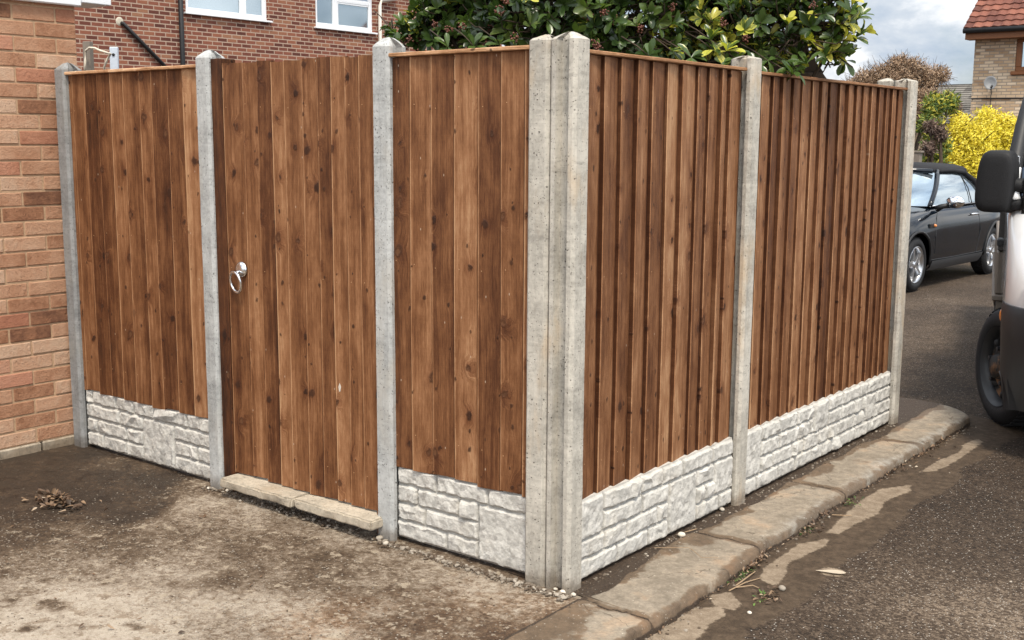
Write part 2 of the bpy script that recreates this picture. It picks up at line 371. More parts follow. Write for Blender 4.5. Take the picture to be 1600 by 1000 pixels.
def leafmat(name, cols, tr=0.25, rough=0.38, tc=(0.3, 0.5, 0.08)):
    m = bpy.data.materials.new(name); m.use_nodes = True; m.node_tree.nodes.clear(); t = NT(m.node_tree)
    a = t.sep(t.attr('Col')); u, v, _ = t.sep(t.uv())
    base = t.ramp(a[0], [(i/(len(cols)-1), c) for i, c in enumerate(cols)])
    n = t.noise(t.comb(u*9, v*5, a[2]*40), 1.0, 3, 0.6)
    # variegation: cream-yellow rim, or an almost wholly yellow leaf (g channel)
    du = t.math('ABSOLUTE', u)
    rim = t.sm(du + (n-0.5)*0.9, 1.0-0.0, 0.5)
    vary = t.sm(a[1] + (n-0.5)*0.5 - rim*0.35, 0.30, 0.42)
    base = t.mix(vary, base, t.mix(a[2], (0.46, 0.47, 0.06), (0.60, 0.54, 0.12)))
    base = t.mix(t.sm(du, 0.10, 0.0)*0.35, base, t.mix(1.0, base, (1.5, 1.5, 1.3), 'MULTIPLY'))
    p = t.new('ShaderNodeBsdfPrincipled'); t.put(p.inputs['Base Color'], base); p.inputs['Roughness'].default_value = rough
    tl = t.new('ShaderNodeBsdfTranslucent'); t.put(tl.inputs[0], t.mix(1.0, base, (1.5, 1.6, 0.8), 'MULTIPLY'))
    mx = t.new('ShaderNodeMixShader'); mx.inputs[0].default_value = tr; t.l.new(p.outputs[0], mx.inputs[1]); t.l.new(tl.outputs[0], mx.inputs[2])
    o = t.new('ShaderNodeOutputMaterial'); t.l.new(mx.outputs[0], o.inputs[0]); return m
LEAF = leafmat('evergreen_leaf', [(0.016, 0.030, 0.009), (0.040, 0.074, 0.018), (0.080, 0.128, 0.030), (0.16, 0.21, 0.06)], 0.28, 0.27)
def simple_leaf(name, cols, tr=0.3, rough=0.6):
    m = bpy.data.materials.new(name); m.use_nodes = True; m.node_tree.nodes.clear(); t = NT(m.node_tree)
    base = t.ramp(t.sep(t.attr('Col'))[0], [(i/(len(cols)-1), c) for i, c in enumerate(cols)])
    p = t.new('ShaderNodeBsdfPrincipled'); t.put(p.inputs['Base Color'], base); p.inputs['Roughness'].default_value = rough
    tl = t.new('ShaderNodeBsdfTranslucent'); t.put(tl.inputs[0], base)
    mx = t.new('ShaderNodeMixShader'); mx.inputs[0].default_value = tr; t.l.new(p.outputs[0], mx.inputs[1]); t.l.new(tl.outputs[0], mx.inputs[2])
    o = t.new('ShaderNodeOutputMaterial'); t.l.new(mx.outputs[0], o.inputs[0]); return m
YLEAF = simple_leaf('golden_leaf', [(0.30, 0.25, 0.02), (0.64, 0.54, 0.035), (0.82, 0.70, 0.06), (0.90, 0.80, 0.16)])
GLEAF = simple_leaf('green_leaf', [(0.03, 0.06, 0.012), (0.09, 0.15, 0.03), (0.17, 0.24, 0.05), (0.55, 0.48, 0.06)])
BLEAF = simple_leaf('brown_leaf', [(0.13, 0.08, 0.05), (0.30, 0.19, 0.115), (0.46, 0.32, 0.20), (0.60, 0.46, 0.33)])
PLEAF = simple_leaf('dusky_leaf', [(0.05, 0.035, 0.028), (0.12, 0.08, 0.06), (0.20, 0.13, 0.10), (0.26, 0.18, 0.13)])
DEADLEAF = simple_leaf('dead_leaf', [(0.045, 0.028, 0.016), (0.12, 0.07, 0.04), (0.26, 0.17, 0.10), (0.55, 0.47, 0.36)], 0.1)
BARK = plain('bark', (0.07, 0.05, 0.035), 0.9, 0.2, var=0.4, sc=25, bmp=0.004)
STEM = plain('green_stem', (0.09, 0.12, 0.035), 0.6, 0.3, var=0.3)
BERRY = plain('berry', (0.115, 0.034, 0.016), 0.4, 0.5, var=0.5, sc=60)

def ground_common(t, P, spec_amt=1.0):
    fine = t.noise(P, 150, 5, 0.8); mid = t.noise(P, 26, 6, 0.7); big = t.noise(P, 5, 5, 0.6)
    return fine, mid, big
def drive_b(t, p):
    P = t.pos(); x, y, z = t.sep(P); fine, mid, big = ground_common(t, P); w, org, spk = t.sep(t.attr('Col'))
    gr1 = t.noise(P, 38, 8, 0.78); gr2 = t.noise(P, 105, 6, 0.8)
    k = w*0.94 + 0.03 + (mid-0.5)*0.75 + (big-0.5)*0.80 + (gr1-0.5)*1.25 + (gr2-0.5)*0.6
    c = t.ramp(k, [(0.02, (0.46, 0.395, 0.315)), (0.25, (0.325, 0.268, 0.205)), (0.42, (0.195, 0.148, 0.104)), (0.60, (0.100, 0.067, 0.040)), (0.85, (0.046, 0.030, 0.0185)), (1.0, (0.036, 0.0245, 0.0155))])
    c = t.mix(t.sm(org + (mid-0.5)*0.9 + (big-0.5)*0.8, 0.45, 0.95)*0.6, c, t.mix(1.0, c, (1.22, 0.90, 0.64), 'MULTIPLY'))
    f1 = t.noise(vadd(t, P, (7.3, 2.2, 0)), 11, 10, 0.72); f2 = t.noise(vadd(t, P, (1.3, 9.2, 0)), 17, 10, 0.74); f3 = t.noise(P, 300, 3, 0.8)
    mdw = t.sm(w, 0.0, 0.15)*t.sm(w, 0.95, 0.6)
    c = t.mix(t.sm(f1, 0.545, 0.575)*0.66, c, t.mix(1.0, c, (0.50, 0.42, 0.34), 'MULTIPLY'))
    c = t.mix(t.sm(f2, 0.56, 0.59)*0.70*mdw, c, (0.42, 0.35, 0.26))
    k3 = t.math('MULTIPLY_ADD', f3, 2.2, -0.1); c = t.mix(0.5, c, t.mix(1.0, c, t.comb(k3, k3, k3), 'MULTIPLY'))
    # exposed aggregate and grit: pale flecks
    vd, vc = t.voro(P, 95); a, b2, c2 = t.sep(vc); fl = t.sm(vd, 0.42, 0.28)*t.sm(a + (spk-0.5)*0.5, 0.80, 0.86)
    c = t.mix(fl*0.75*t.sm(mid, 0.40, 0.58), c, t.mix(b2, (0.30, 0.25, 0.19), (0.66, 0.60, 0.50)))
    vd2, vc2 = t.voro(vadd(t, P, (3.1, 1.7, 0)), 45); a3, b3, _ = t.sep(vc2); fl2 = t.sm(vd2, 0.26, 0.16)*t.sm(a3 + (spk-0.5)*0.4, 0.90, 0.95)
    c = t.mix(fl2*0.7*t.sm(big, 0.35, 0.6), c, t.mix(b3, (0.35, 0.28, 0.2), (0.62, 0.57, 0.48)))
    dk = t.sm(vd, 0.35, 0.2)*t.sm(b2, 0.88, 0.92); c = t.mix(dk*0.6, c, (0.04, 0.03, 0.022))
    t.put(p.inputs['Roughness'], t.math('MULTIPLY_ADD', t.sm(k, 0.4, 0.85), -0.30, 0.86))
    t.put(p.inputs['Normal'], t.bump(gr2*0.8+gr1*0.9+fl*0.5+fl2*0.8, 0.008, 1.0)); return c
DRIVE = mat('driveway_concrete', drive_b, 0.8, 0.35)
def kerb_b(t, p):
    P = t.pos(); fine, mid, big = ground_common(t, P); w, dirt, grey = t.sep(t.attr('Col'))
    c = t.mix(t.sm(big*0.6+mid*0.5, 0.4, 0.72), (0.165, 0.136, 0.101), (0.285, 0.238, 0.180))
    c = t.mix(t.sm(grey + (mid-0.5)*0.6, 0.4, 0.7)*0.8, c, (0.27, 0.255, 0.225))
    c = t.mix(t.sm(big, 0.52, 0.68)*0.4, c, (0.33, 0.215, 0.125))
    ck, _c = t.voro(vadd(t, vscale(t, P, 1.0, 1.0, 0.0), vscale(t, t.noise(P, 9, 3, 0.6, col=True), .14, .14, 0)), 1.6, 'DISTANCE_TO_EDGE', dims='2D'); c = t.mix(t.sm(ck, 0.0045, 0.0015)*0.65, c, (0.06, 0.045, 0.032))
    sp = t.noise(P, 85, 6, 0.8); sp2 = t.noise(P, 18, 8, 0.78); kk = t.math('MULTIPLY_ADD', sp*0.5+sp2*0.5, 2.8, -0.32)
    c = t.mix(0.8, c, t.mix(1.0, c, t.comb(kk, kk, kk), 'MULTIPLY'))
    wt_ = t.sm(w + (sp2-0.5)*1.1 + (big-0.5)*0.35 + (sp-0.5)*0.35, 0.40, 0.62)
    c = t.mix(wt_*0.85, c, t.mix(1.0, c, (0.42, 0.32, 0.24), 'MULTIPLY'))
    dm = t.sm(dirt + (mid-0.5)*0.6 + (fine-0.5)*0.3, 0.45, 0.6)
    c = t.mix(dm, c, t.mix(t.sm(fine, 0.35, 0.7), (0.026, 0.0165, 0.0095), (0.085, 0.055, 0.034)))
    vd, vc = t.voro(P, 120); a, b2, _ = t.sep(vc); fl = t.sm(vd, 0.4, 0.25)*t.sm(a, 0.90, 0.94)
    c = t.mix(fl*0.55, c, t.mix(b2, (0.14, 0.11, 0.08), (0.55, 0.5, 0.42)))
    t.put(p.inputs['Roughness'], t.math('MULTIPLY_ADD', wt_, -0.25, 0.86))
    t.put(p.inputs['Normal'], t.bump(fine*0.5+mid*0.6+dm*fine*1.2, 0.004, 1.0)); return c
KERB = mat('kerb_concrete', kerb_b, 0.85, 0.35)
def road_b(t, p):
    P = t.pos(); x, y, z = t.sep(P); fine, mid, big = ground_common(t, P); gut, dry, lt = t.sep(t.attr('Col'))
    large = t.noise(P, 0.9, 4, 0.6)
    va, vca = t.voro(P, 125); a, b2, c2 = t.sep(vca)
    k = a*0.5 + fine*0.4 + (mid-0.5)*0.5 + (big-0.5)*0.35 + (large-0.5)*0.5 + lt*0.35
    c = t.ramp(k, [(0.18, (0.014, 0.0088, 0.0052)), (0.46, (0.038, 0.0250, 0.0155)), (0.70, (0.070, 0.0485, 0.0320)), (1.0, (0.20, 0.152, 0.108))])
    fl = t.sm(va, 0.42, 0.25)*t.sm(b2 + lt*0.10, 0.90, 0.95)
    c = t.mix(fl*0.75, c, t.mix(c2, (0.20, 0.17, 0.14), (0.52, 0.48, 0.42)))
    vb, vcb = t.voro(vadd(t, P, (5.2, 1.1, 0)), 62); q1, q2, q3 = t.sep(vcb); f2 = t.sm(vb, 0.22, 0.12)*t.sm(q1 + lt*0.03, 0.94, 0.965)
    c = t.mix(f2*0.85, c, t.mix(q2, (0.22, 0.18, 0.14), (0.62, 0.58, 0.52)))
    gt = t.sm(gut + (mid-0.5)*0.5 + (big-0.5)*0.3, 0.40, 0.60)
    cg = t.mix(t.sm(mid, 0.35, 0.7), (0.046, 0.031, 0.019), (0.088, 0.061, 0.039))
    sp2 = t.noise(P, 20, 8, 0.78); dr = t.sm(dry + (mid-0.5)*0.35 + (sp2-0.5)*1.0 + (fine-0.5)*0.3, 0.42, 0.62); sp3 = t.noise(P, 90, 5, 0.8)
    kq = t.math('MULTIPLY_ADD', sp3, 2.4, -0.2); cg = t.mix(0.7, cg, t.mix(1.0, cg, t.comb(kq, kq, kq), 'MULTIPLY'))
    cg = t.mix(dr*0.78, cg, t.mix(t.sm(mid*0.5+fine*0.5, 0.35, 0.68), (0.17, 0.125, 0.085), (0.36, 0.29, 0.21)))
    c = t.mix(gt, c, cg)
    t.put(p.inputs['Roughness'], t.math('MULTIPLY_ADD', fine, 0.2, 0.72))
    t.put(p.inputs['Normal'], t.bump(va*-1.0*(1.0-gt)*0.9+fine*0.5+mid*0.4, 0.004, 1.0)); return c
ROAD = mat('asphalt', road_b, 0.7, 0.25)
SOIL = plain('soil', (0.065, 0.045, 0.03), 0.95, 0.2, var=0.5, sc=40, bmp=0.01)
PEB = mat('pebble_stone', lambda t, p: t.mix(t.sep(t.attr('Col'))[0], (0.085, 0.060, 0.040), (0.60, 0.54, 0.45)), 0.8, 0.3)
STONE = concrete('step_stone', (0.40, 0.35, 0.275), (0.34, 0.27, 0.19), 0.7)
def tilemat(name, c1, c2, lich):
    def b(t, p):
        P = t.pos(); n = t.noise(P, 9, 5, 0.7); a = t.sep(t.attr('Col'))[0]
        c = t.mix(t.sm(a*0.8+n*0.4, 0.2, 1.0), c1, c2); return t.mix(t.sm(n, 0.55, 0.68)*0.5, c, lich)
    return mat(name, b, 0.85, 0.3)
REDTILE = tilemat('red_tile', (0.10, 0.036, 0.026), (0.23, 0.088, 0.058), (0.16, 0.105, 0.078))
GREYTILE = tilemat('grey_tile', (0.07, 0.063, 0.055), (0.17, 0.155, 0.135), (0.26, 0.245, 0.20))
BROWNW = plain('brown_woodgrain', (0.20, 0.075, 0.025), 0.5, 0.4, var=0.25)

# ------------------------------------------------------------------ ground
def segd(px, py, poly, closed=True):
    d = np.full(px.shape, 1e9); n = len(poly); inside = np.zeros(px.shape, bool)
    for i in range(n if closed else n-1):
        ax, ay = poly[i][:2]; bx, by = poly[(i+1) % n][:2]
        vx, vy = bx-ax, by-ay; L = vx*vx+vy*vy+1e-12
        tt = np.clip(((px-ax)*vx+(py-ay)*vy)/L, 0, 1); d = np.minimum(d, np.hypot(px-ax-tt*vx, py-ay-tt*vy))
        if closed:
            c = ((ay > py) != (by > py)) & (px < (bx-ax)*(py-ay)/(by-ay+1e-12)+ax); inside ^= c
    return np.where(inside, d, -d) if closed else d
def rbf(gx, gy, samples, sig, z=0.0):
    num = np.zeros(gx.shape); den = np.full(gx.shape, 1e-6); 
    for px, py, val in samples:
        q = on(px, py, 2, z); w = np.exp(-((gx-q.x)**2+(gy-q.y)**2)/(2*sig*sig)) + 1e-4/(1+(gx-q.x)**2+(gy-q.y)**2)
        num += w*val; den += w
    return num/den
def axis(dense0, dense1, step, lo, hi, grow=1.5):
    a = list(np.arange(dense0, dense1+1e-9, step)); s = step*2
    x = a[-1]
    while x < hi: x = min(hi, x+s); a.append(x); s *= grow
    s = step*2; x = a[0]
    while x > lo: x = max(lo, x-s); a.insert(0, x); s *= grow
    return np.array(a)
def grid_obj(name, xs, ys, zf, colf, mt, keep=None):
    X, Y = np.meshgrid(xs, ys); Z = zf(X, Y); C = colf(X, Y); nx, ny = len(xs), len(ys)
    me = bpy.data.meshes.new(name)
    idx = np.arange(nx*ny).reshape(ny, nx); q = np.stack([idx[:-1, :-1], idx[:-1, 1:], idx[1:, 1:], idx[1:, :-1]], -1).reshape(-1, 4)
    if keep is not None: q = q[keep((X[:-1, :-1]+X[1:, 1:]).ravel()/2, (Y[:-1, :-1]+Y[1:, 1:]).ravel()/2)]
    me.from_pydata(np.stack([X.ravel(), Y.ravel(), Z.ravel()], -1).tolist(), [], q.tolist())
    ca = me.color_attributes.new('Col', 'FLOAT_COLOR', 'POINT')
    cc_ = np.ones((nx*ny, 4), np.float32); cc_[:, 0] = C[0].ravel(); cc_[:, 1] = C[1].ravel(); cc_[:, 2] = C[2].ravel(); ca.data.foreach_set('color', cc_.ravel())
    me.polygons.foreach_set('use_smooth', [True]*len(me.polygons)); me.materials.append(mt)
    o = bpy.data.objects.new(name, me); COL.objects.link(o); return o
# driveway: w = damp soil cover (0 dry pale .. 1 wet dark)
DW = [(20,740,.95),(100,705,1.0),(60,790,.95),(130,760,.97),(200,790,.93),(20,850,.72),(240,750,.9),(160,850,.62),(300,765,.5),(250,715,.75),(330,790,.25),(280,830,.5),(220,775,.9),
 (380,790,.3),(430,810,.45),(60,880,.45),(140,890,.42),(30,920,.28),(110,940,.05),(60,970,.08),(200,950,.08),(20,990,.0),(150,990,.03),(250,900,.30),(230,985,.14),(320,880,.42),(400,860,.60),(380,900,.52),
 (330,940,.25),(300,990,.30),(420,950,.22),(400,985,.45),(470,850,.58),(520,880,.60),(480,920,.45),(540,840,.35),(500,985,.22),(560,950,.42),(600,990,.60),(600,890,.42),(570,830,.35),(640,920,.55),(700,960,.62),(660,990,.62),
 (620,860,.35),(690,890,.30),(740,910,.22),(760,940,.32),(800,920,.28),(840,945,.25),(800,965,.62),(760,985,.7),(850,975,.6),(700,860,.6),(620,840,.7),(800,890,.75),(500,815,.5)]
DO = [(100,950,.05),(300,950,.1),(480,960,.75),(520,900,.3),(420,990,.5),(600,970,.5),(700,950,.7),(780,970,.9),(840,960,.7),(650,880,.35),(740,920,.5),(100,750,0),(300,800,.15),(560,985,.8),(850,930,.5)]
DS = [(60,740,.2),(200,780,.45),(60,850,.75),(150,860,.9),(250,850,.85),(400,880,.75),(500,860,.7),(350,950,.7),(100,950,.3),(600,900,.5),(700,920,.35),(800,960,.3),(60,990,.25),(450,960,.8)]
def dcol(X, Y):
    w = rbf(X, Y, DW, 0.085); w = w + (fbm(X*5, Y*5, 3)-0.5)*0.16
    spots = np.zeros(X.shape)
    for px, py, r_ in [(90,945,.05),(70,940,.03),(45,982,.03),(20,935,.03),(200,975,.03),(75,905,.04),(215,980,.025)]:
        q = on(px, py, 2, 0); spots = np.maximum(spots, np.clip(1.35-np.hypot(X-q.x, Y-q.y)/r_+(fbm(X*28, Y*28, 9)-.5)*1.4, 0, 1))
    w = np.maximum(w, spots*0.62)
    # damp band along the fence foot
    w = np.maximum(w, np.clip(1.0-(0.06-Y-(fbm(X*9, Y*9, 4)-.5)*0.09)/0.07, 0, 1)*0.72*(X > -2.0))
    return w, rbf(X, Y, DO, 0.15), rbf(X, Y, DS, 0.15)
def dz_(X, Y): return (fbm(X*3, Y*3, 1)-0.5)*0.008+(fbm(X*22, Y*22, 2)-0.5)*0.003 - 0.002
xs = axis(-3.25, 0.05, 0.014, -9, 0.05); ys = axis(-1.75, 0.14, 0.014, -12, 0.14)
tag(grid_obj('driveway', xs, ys, dz_, dcol, DRIVE), kind='structure')
g = MB(); xs_ = np.linspace(-15.55, -0.115, 20); ys_ = np.linspace(0.14, 3.85, 8)
ids = [[g.vert((x, y, -0.008)) for x in xs_] for y in ys_]
for a_, b_ in zip(ids, ids[1:]):
    for k in range(len(xs_)-1): g.face(a_[k], a_[k+1], b_[k+1], b_[k])
g.box((-15.55, 3.85, -0.3), (-0.3, 3.95, -0.01)); tag(g.build('garden_ground', SOIL), kind='structure')

# kerb: raised concrete strip, front edge traced then rounded off behind the end post
KF = [on(px, py, 2, -0.03) for px, py in [(1005,988),(1062,955),(1130,912),(1168,885),(1186,858),(1232,836),(1285,798),(1340,764),(1400,728),(1444,702),(1478,680),(1506,664)]]
KFY = [q.y for q in KF]; KFX = [q.x for q in KF]; _a = np.polyfit(KFY, KFX, 2); KFX = [.35*x+.65*float(np.polyval(_a, y)) for x, y in zip(KFX, KFY)]
YEND = 3.93
def kfx(y):
    y = np.asarray(y, float); x = np.interp(y, [-12, -1]+KFY, [0.33, 0.31]+KFX) + (fbm(y*7, y*0+3, 5)-0.5)*0.010 + (fbm(y*26, y*0+9, 6)-0.5)*0.016
    k = np.clip((y-(YEND-0.30))/0.30, 0, 1); return x*1.0 - (1-np.sqrt(np.clip(1-k*k, 0, 1)))*0.42
ys = np.concatenate([axis(-1.2, YEND-0.02, 0.014, -12, YEND-0.02), [YEND-0.01, YEND-0.004, YEND]])
JO = [0.0, 0.885, 1.80, 2.85]
nt = 34; prof_t = np.concatenate([np.linspace(0, 0.9, 26), [0.93, 0.955, 0.975, 0.99, 1.0, 1.005, 1.008, 1.01]])
mb = MB(); ids = []; kc = []
for y in ys:
    row = []; fx = float(kfx(y)); x0 = -0.30
    if y < 0.02: x0 = 0.05
    for i, tq in enumerate(prof_t):
        x = x0 + (fx-x0)*min(tq, 1.0) + (tq-1)*0.8*(tq > 1)
        e = max(0, (tq-0.92)/0.08); z = 0.002-0.012*min(e, 1)**2.2 + (float(fbm(np.array([x*18.]), np.array([y*11.]), 51)[0])-.5)*.006
        if tq > 1.0: z = -0.013-0.042*(tq-1.0)/0.01
        dj = min(abs(y-j-0.05*(x-0.2)*(1 if j else 0)-float(fbm(np.array([x*12.]), np.array([j*9.]), 6)[0]-.5)*0.03) for j in JO)
        z -= 0.012*max(0, 1-dj/0.008)
        row.append((x, y, z)); kc.append((x, y, dj, tq))
    ids.append([mb.vert(p) for p in row])
for a_, b_ in zip(ids, ids[1:]):
    for k in range(nt-1): mb.face(a_[k], a_[k+1], b_[k+1], b_[k])
kc = np.array(kc); X, Y, DJ, TQ = kc.T; n_ = fbm(X*9, Y*9, 8); n2_ = fbm(X*3+5, Y*3, 18)
wet = np.maximum.reduce([np.clip(1.1-DJ/0.055-(n_-.5), 0, 1), np.clip((TQ-0.90)/0.10*0.9+(n_-.5)*0.9, 0, 1)*0.75, np.clip(1.15-(X-0.030-(n_-.5)*0.14)/0.060, 0, 1), np.clip(0.95-np.hypot(X-.1, Y+.25)/.30+(n_-.5), 0, 1), np.clip(0.9-np.hypot(X-.05, Y-.8)/.16+(n_-.5), 0, 1), np.clip((n2_-.62)*4, 0, 1)])
edge_w = 0.006+(fbm(Y*5, Y*0, 21)-.5)*0.07+.05*np.exp(-((Y-.1)/.25)**2)
dirt = np.maximum.reduce([np.clip(1.0-(X-edge_w)/0.05, 0, 1)*(Y > -0.02), np.clip(1.25-DJ/0.010, 0, 1)*0.85, np.clip((TQ-1.002)/0.005, 0, 1)*(n_*.6+.5), (Y < 0.02)*np.clip(1.0-(X-0.055)/0.02, 0, 1)*.7])
gr = np.clip(TQ*1.2-0.75+(n2_-.5), 0, 1)*(Y > 0.9)*.6+np.clip(TQ-.65, 0, 1)
mb.c = [(a, b, c, 1) for a, b, c in zip(wet, dirt, gr)]
tag(mb.build('kerb', KERB, smooth=True), kind='structure')

# road sheet
PATCH = [[(1000,1004),(1040,975),(1085,950),(1128,948),(1134,962),(1110,975),(1085,1004)],
 [(1108,932),(1140,925),(1160,945),(1148,955),(1118,948)],
 [(1188,905),(1192,888),(1222,868),(1248,850),(1296,840),(1292,852),(1262,866),(1232,880),(1226,900),(1212,918)],
 [(1290,832),(1322,802),(1345,782),(1378,764),(1424,757),(1422,768),(1384,784),(1372,802),(1350,812),(1310,834)],
 [(1436,738),(1462,722),(1500,706),(1506,694),(1528,684),(1536,690),(1516,706),(1482,728),(1462,736)]]
PATCHW = [[on(px, py, 2, -0.050) for px, py in P_] for P_ in PATCH]
LT = [(1560,960,1.0),(1500,995,.7),(1590,880,.45),(1450,860,.0),(1300,960,.1),(1200,990,.05),(1500,770,0.0),(1580,760,.05),(1480,530,.5),(1450,500,.4),(1520,560,.3),(1450,580,.15),(1490,620,.0),(1520,480,.3),(1430,620,.1),(1590,1000,1.0),(1400,1000,.45),(1510,440,.2)]
def rcol(X, Y):
    near = kfx(np.clip(Y, -12, YEND))
    gut = np.clip(1.0-(X-near-0.235-(fbm(X*4, Y*4, 31)-.5)*0.12)/0.10, 0, 1)*(Y < 4.35)*(Y > -3)
    gut = np.where(Y > 3.7, gut*np.clip(1-(Y-3.7)/0.5, 0, 1), gut)
    dry = np.zeros(X.shape); sub = (X > 0.1) & (X < 1.2) & (Y > -0.8) & (Y < 4.6)
    for P_ in PATCHW: dry[sub] = np.maximum(dry[sub], np.clip(0.5+segd(X[sub], Y[sub], P_)/0.05, 0, 1))
    dry = np.maximum(dry, (Y < -0.35)*np.clip(.9-np.abs(X-near-.13)/.1, 0, .8)); gut = np.maximum(gut, np.clip(dry*1.1, 0, 1))
    q = on(1300, 893, 2, -.050); gq = np.clip(1.5-np.hypot((X-q.x)/.05, (Y-q.y)/.05)*1.0, 0, 1); 
    lt = rbf(X, Y, LT, 0.30, -0.050)*(np.hypot(X, Y) < 14)+0.12*(np.hypot(X, Y) >= 14)
    return np.maximum(gut, gq), np.maximum(dry, gq*0.9), lt
def rz_(X, Y): return -0.050+(fbm(X*2.5, Y*2.5, 41)-0.5)*0.012*np.clip(4-np.hypot(X-.6, Y-1)*0.5, 0, 1)+0.0*X
xs = axis(0.16, 1.6, 0.016, -300, 300, 1.25); ys = axis(-1.4, 4.7, 0.016, -300, 400, 1.25)
tag(grid_obj('road', xs, ys, rz_, rcol, ROAD, keep=lambda x, y: ~((x < -0.2) & (x > -9) & (y < 3.6) & (y > -11))), kind='structure')

# ------------------------------------------------------------------ concrete posts
PD, PW, PH = 0.090, 0.110, 1.922
def h_post(name, x, y, rz, label, mt, z0=-0.09, H=PH, lean=(0, 0), group='slotted concrete fence posts', cap=1.0):
    b = 0.012; s = 0.027; d = 0.031; D, Wd = PD/2, PW/2
    out = [(-D+b, -Wd), (D-b, -Wd), (D, -Wd+b), (D, -s), (D-d, -s+.004), (D-d, s-.004), (D, s), (D, Wd-b), (D-b, Wd), (-D+b, Wd), (-D, Wd-b), (-D, s), (-D+d, s-.004), (-D+d, -s+.004), (-D, -s), (-D, -Wd+b)]
    mb = MB(); rr = random.Random(name+label); rings = []
    nz = 30
    for i in range(nz+1):
        z = z0+(H-z0)*i/nz; w = [0.0006*rr.uniform(-1, 1) for _ in out]
        rings.append([(px_+w[k]+lean[0]*z, py_+w[k-3]+lean[1]*z, z) for k, (px_, py_) in enumerate(out)])
    for sc, dz2 in ((0.86, 0.010*cap), (0.6, 0.021*cap), (0.36, 0.031*cap), (0.13, 0.036*cap)):
        rings.append([(px_*sc+lean[0]*H+rr.uniform(-1, 1)*.002, py_*sc+lean[1]*H+rr.uniform(-1, 1)*.002, H+dz2+rr.uniform(-1, 1)*.0015) for px_, py_ in out])
    mb.loft(rings)
    o = mb.build('concrete_post', mt); o.location = (x, y, 0); o.rotation_euler = (0, 0, rz)
    return tag(o, label, 'fence post', group)
LX = [-3.135, -1.995, -0.9075]      # centres of the three left posts
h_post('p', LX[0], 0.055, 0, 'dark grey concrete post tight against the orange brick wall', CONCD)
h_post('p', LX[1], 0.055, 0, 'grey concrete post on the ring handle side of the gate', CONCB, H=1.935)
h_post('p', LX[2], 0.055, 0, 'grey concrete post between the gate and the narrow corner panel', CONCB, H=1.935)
h_post('p', -0.158, 0.055, 0, 'concrete corner post holding the narrow left panel, left one of the front pair', CONC, cap=.6)
h_post('p', -0.055, 0.045, R(90), 'nearest concrete corner post with open slot facing the driveway, right one of the front pair', CONC, cap=.7)
h_post('p', -0.055, 1.320, R(90), 'single pale concrete post between the two road-side panels, under the bush', CONC, H=1.932, cap=.38)
h_post('p', -0.055, 3.225, R(90), 'pale concrete end post nearest the parked car at the far kerb end', CONC, cap=.4)
h_post('p', -0.163, 3.240, 0, 'far concrete post whose cap just shows behind the end post', CONC, H=1.925, cap=.5)

# ------------------------------------------------------------------ boards
def board(mb, O, A, N, w, z0, z1, fl, fr, base=0.0, back=-0.004, dark_l=0.0, seg=10, tone=None, ch=0.0024, wob=0.0016):
    """one board; O origin on the face plane, A across (left to right), N outward; fl/fr = front offsets at left/right"""
    rr = random; tone = rr.random() if tone is None else tone; r2 = rr.random(); uo, vo = rr.uniform(0, 90), rr.uniform(0, 90)
    Z = Vector((0, 0, 1)); ph = rr.uniform(0, 6)
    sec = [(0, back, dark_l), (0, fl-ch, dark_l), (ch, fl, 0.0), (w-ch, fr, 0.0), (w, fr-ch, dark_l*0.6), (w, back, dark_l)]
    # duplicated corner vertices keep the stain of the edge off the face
    hl = rr.uniform(.1, .5) if dark_l else rr.uniform(.6, 1.1); k5 = lambda a: fl+(fr-fl)*a/w  # hl: painted highlight, lightens the face along its left chamfer
    pts = [(0, back, dark_l, 0), (0, fl-ch, dark_l, 0), (0.0001, fl-ch, 0, hl), (ch, fl, 0, hl), (.0075, k5(.0075), 0, 0), (w*.5, (fl+fr)/2, 0, 0), (w-.016, k5(w-.016), 0, 0), (w-.0095, k5(w-.0095), .9, 0), (w-ch, fr, 1, 0), (w-.0001, fr-ch, 1, 0), (w, fr-ch, dark_l, 0), (w, back, dark_l, 0)]  # right end of the face darkened as painted crease shade at the overlap
    ids = []
    for i in range(seg+1):
        z = z0+(z1-z0)*i/seg; o1 = math.sin(z*2.1+ph)*wob; o2 = math.sin(z*3.3+ph*2)*wob*0.6
        row = []
        for a, n, dk, tb in pts:
            p = O+A*(a+o1)+N*(n+o2)+Z*z
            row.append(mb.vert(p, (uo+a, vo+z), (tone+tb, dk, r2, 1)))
        ids.append(row)
    for a_, b_ in zip(ids, ids[1:]):
        for k in range(len(pts)-1): mb.face(a_[k], a_[k+1], b_[k+1], b_[k])
    mb.face(*ids[-1]); mb.face(*ids[0][::-1])
    for zz in (z0+.14+rr.uniform(-.01, .01), (z0+z1)/2+.02+rr.uniform(-.01, .01), z1-.18+rr.uniform(-.01, .01)):       # nail heads
        a0 = .020+rr.uniform(-.004, .004); nn = k5(a0)+.0016; r_ = .0024
        mb.face(*[mb.vert(O+A*(a0+r_*math.cos(q*1.047))+N*nn+Z*(zz+r_*math.sin(q*1.047)), (uo, vo), (1.9, 0, r2, 1)) for q in range(6)][::1])
def plank(mb, a, b, tone=None, along='x'):
    tone = random.random() if tone is None else tone; s = len(mb.v); mb.bbox(a, b, 0.0025); uo, vo = random.uniform(0, 90), random.uniform(0, 90); r2 = random.random()
    for i in range(s, len(mb.v)):
        p = mb.v[i]; L = p[0] if along == 'x' else p[1] if along == 'y' else p[2]; c = p[2]+(p[1] if along == 'x' else p[0]) if along != 'z' else p[0]+p[1]
        mb.uv[i] = (uo+c, vo+L); mb.c[i] = (tone, 0, r2, 1)
def edges_from(pxs, y, ax): return [(on(px, y, ax, 0).x if ax == 1 else on(px, y, ax, 0).y) for px in pxs]
